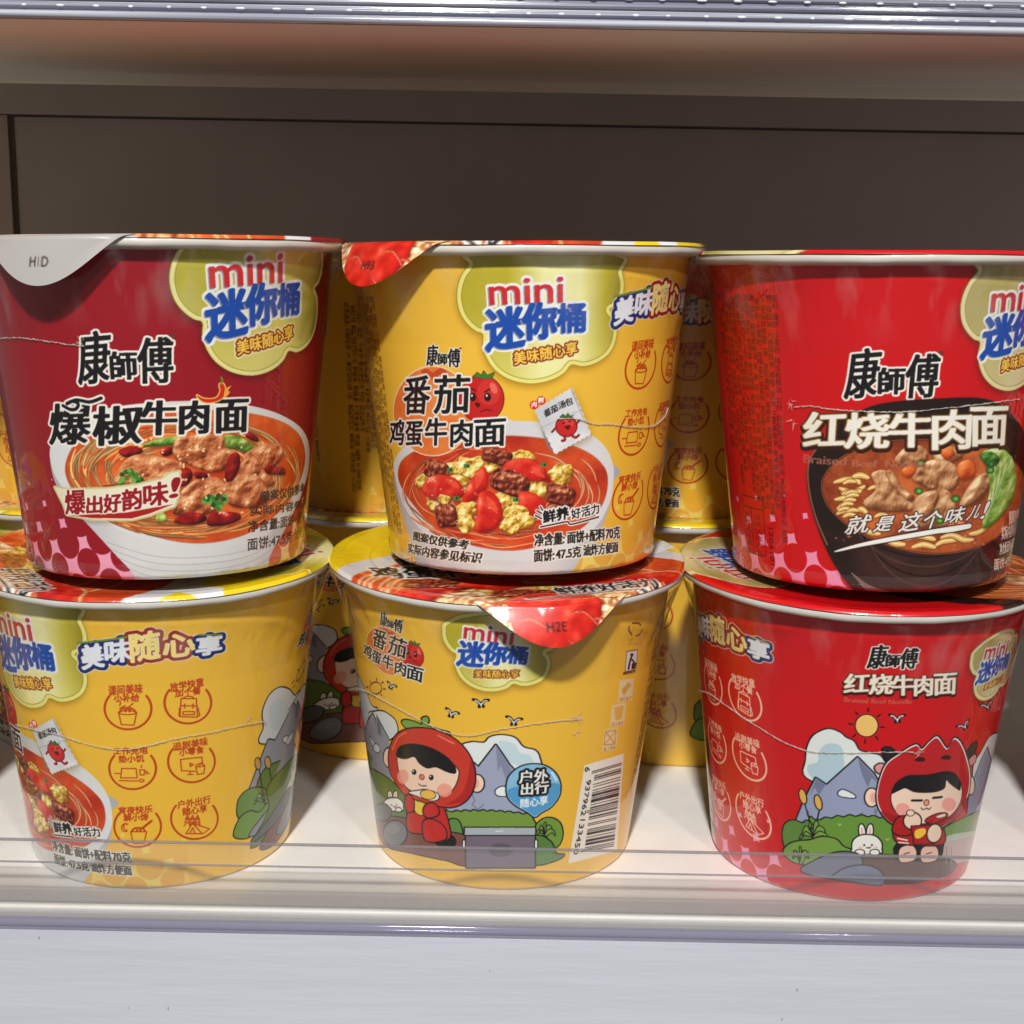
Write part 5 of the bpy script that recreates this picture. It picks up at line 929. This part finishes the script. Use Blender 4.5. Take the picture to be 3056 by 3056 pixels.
make_cup((59,YB_,H-2.5), 'yellow', 51, 3, 'shaded yellow cup behind the gap right of the upper middle cup, icons and tab showing', GU, code='H2C', step=.35, half=80, tilt=(-.03,0), squash=.945)
make_cup((-151,YB_,H-2.5), 'yellow', 90, 170, 'shaded yellow cup at the far left behind the upper left cup', GU, step=.5, half=80, tilt=(-.03,0), squash=.945)
make_cup((-211.5,-44,0), 'yellow', 42.5, 80, 'yellow noodle cup cut off by the left edge, only its lid edge showing', G1, step=.5, half=80)
make_cup((204.5,-43,0), 'red', 60, 100, 'unseen red noodle cup added past the right end of the lower front row', G1, step=.5, half=80, tablen=0)  # out of view, added to cast shade on the shelf at right
make_cup((206,-46,H+1.2), 'red', 30, 150, 'unseen red noodle cup added past the right end of the stacked row', G2, step=.5, half=80, tablen=0)  # also out of view, added so the right end of the shelf falls dark
# ------------------------------------------------------------------ shelf and fittings
X0, X1 = -520, 520
def empty(name, loc=(0,0,0)):
    o = bpy.data.objects.new(name, None); COL.objects.link(o); o.location = [v*MM for v in loc]; o.empty_display_size = .02; return o
sh = tag(empty('lower_shelf'), 'cream steel shelf that carries all the noodle cups', 'shelf')
link('shelf_board', box_mesh('shelf_board', X0, X1, -91, 330, -24, 0, 1.6, 3), sh, [M_SHELF])
link('front_apron', box_mesh('front_apron', X0, X1, -92.4, -91.2, -70, -3, .4), sh, [M_SHELF])
rl = tag(empty('price_rail'), 'clear acrylic fence and price rail along the lower shelf front', 'price rail')
F0 = -93.0
link('fence_panel', extrude_x('fence_panel', [(F0,0.2),(F0,13.4),(F0+.8,14.0),(F0+.8,19.2),(F0+2.0,19.2),(F0+2.0,0.2)], X0, X1), rl, [M_CLEAR])
link('fence_edge', box_mesh('fence_edge', X0, X1, F0+.75, F0+2.05, 19.2, 19.6, .12), rl, [M_EDGE])
link('fence_step', box_mesh('fence_step', X0, X1, F0-.1, F0+.75, 13.3, 13.6, .1), rl, [M_EDGE])
link('rail_base', extrude_x('rail_base', [(F0+2.1,.1),(F0+2.1,.9),(-80,.9),(-78.5,1.5),(-77,.9),(-73.5,.9),(-72.5,1.4),(-71.5,.9),(-69.5,.7),(-69,.1)], X0, X1), rl, [M_CHAN])
link('rail_lip', extrude_x('rail_lip', [(-83.5,1.0),(-83.5,1.5),(F0+2.3,1.5),(F0+2.3,1.0)], X0, X1), rl, [M_LIP]); link('rail_skirt', extrude_x('rail_skirt', [(F0-.1,.1),(F0-.5,-.3),(F0-.5,-2.2),(F0-.1,-2.2)], X0, X1), rl, [M_LIP])
link('rail_nose', extrude_x('rail_nose', [(F0-.6+1.2*math.cos(math.pi-a), -3.6+1.5*math.sin(a)) for a in np.linspace(-math.pi, math.pi, 20, endpoint=False)], X0, X1, True, True), rl, [M_NOSE])
ls = link('label_strip', extrude_x('label_strip', [(F0-.9,-6.2),(F0-1.4,-30),(F0-1.9,-75),(F0-1.4,-75),(F0-.9,-30),(F0-.4,-6.2)], X0, X1), None, [M_STRIP])
tag(ls, 'blank bluish white label strip in the lower price rail', 'label strip')
us = tag(empty('upper_shelf'), 'beige underside of the empty-looking shelf overhead', 'shelf')
link('shelf_board', box_mesh('shelf_board', X0, X1, -100, 112, 231.6, 262, 1.2), us, [M_UNDER])
link('rear_lip', box_mesh('rear_lip', X0, X1, 112.4, 115.4, 227.6, 262, .8), us, [M_UNDER])
link('rear_panel', box_mesh('rear_panel', X0, X1, 116, 330, 240, 262, .5), us, [M_UNDER])
ur = tag(empty('price_rail', (0,-14,-1.4)), 'ribbed clear price rail along the upper shelf front', 'price rail')
zz = np.arange(233.6, 292, .22); pr = [(-88.4-.45*math.sin(z*2.9)-.22*math.sin(z*6.7+1), z) for z in zz]
pr = [(-86.6,232.4),(-88.6,231.4),(-90.2,232.0),(-90.0,233.2)]+pr+[(-86.4,292)]
link('ribbed_front', extrude_x('ribbed_front', pr, X0, X1, True, True), ur, [M_RIB])
V, F_ = [], []
for row, (z, st) in enumerate(((238.1,8.3),(234.6,8.3))):
    for x in np.arange(-300+row*1.5, 300, st):
        b = len(V); lx = rng.uniform(.55, 1.3); x += rng.uniform(-.5, .5)
        for k in range(7):
            for j in range(8):
                q, s_ = -math.pi/2+math.pi*k/6, math.pi*2*j/8; V.append((x+lx*math.sin(q), -88.75-.5*math.cos(q)*max(0, math.cos(s_)), z+.34*math.cos(q)*math.sin(s_)))
        F_ += [[b+k*8+j, b+k*8+(j+1) % 8, b+(k+1)*8+(j+1) % 8, b+(k+1)*8+j] for k in range(6) for j in range(8)]
link('glint_dashes', mesh_np('glint_dashes', V, F_), ur, [plain('white_glint', (236,238,244), .1, .05, 50, coat=1.0)])  # raised white dashes stand in for glints of light along the rail
bp = tag(empty('back_panel'), 'dark taupe steel back panel behind the noodle cups', 'panel')
link('panel_sheet', box_mesh('panel_sheet', X0, X1, 300, 304, 0.3, 245), bp, [M_PANEL]); link('top_beam', box_mesh('top_beam', X0, X1, 294, 299.8, 223, 239.6), bp, [M_PANEL])
link('seam', box_mesh('seam', -255.6, -253.2, 299.3, 299.9, 0.3, 222.6), bp, [M_SEAM]); link('seam', box_mesh('seam', -253, X1, 299.4, 299.9, 221.8, 222.7), bp, [M_SEAM])
po = tag(empty('rack_upright'), 'slotted steel rack upright at the left end of the back panel', 'upright')
link('post', box_mesh('post', -330, -256, 298, 299.8, 0.3, 222.4), po, [M_POST])
for z in (216, 176, 136): link('slot', box_mesh('slot', -271, -266, 297.4, 298.4, z-7, z+7, .4), po, [M_HOLE])
link('bolt', lathe('bolt', [(.01,0),(3.0,0),(3.2,.5),(3.2,1.2)], 20), po, [M_HOLE]); bo = po.children[-1]; bo.location = (-.246, .2925, .233); bo.rotation_euler = (math.pi/2, 0, 0)
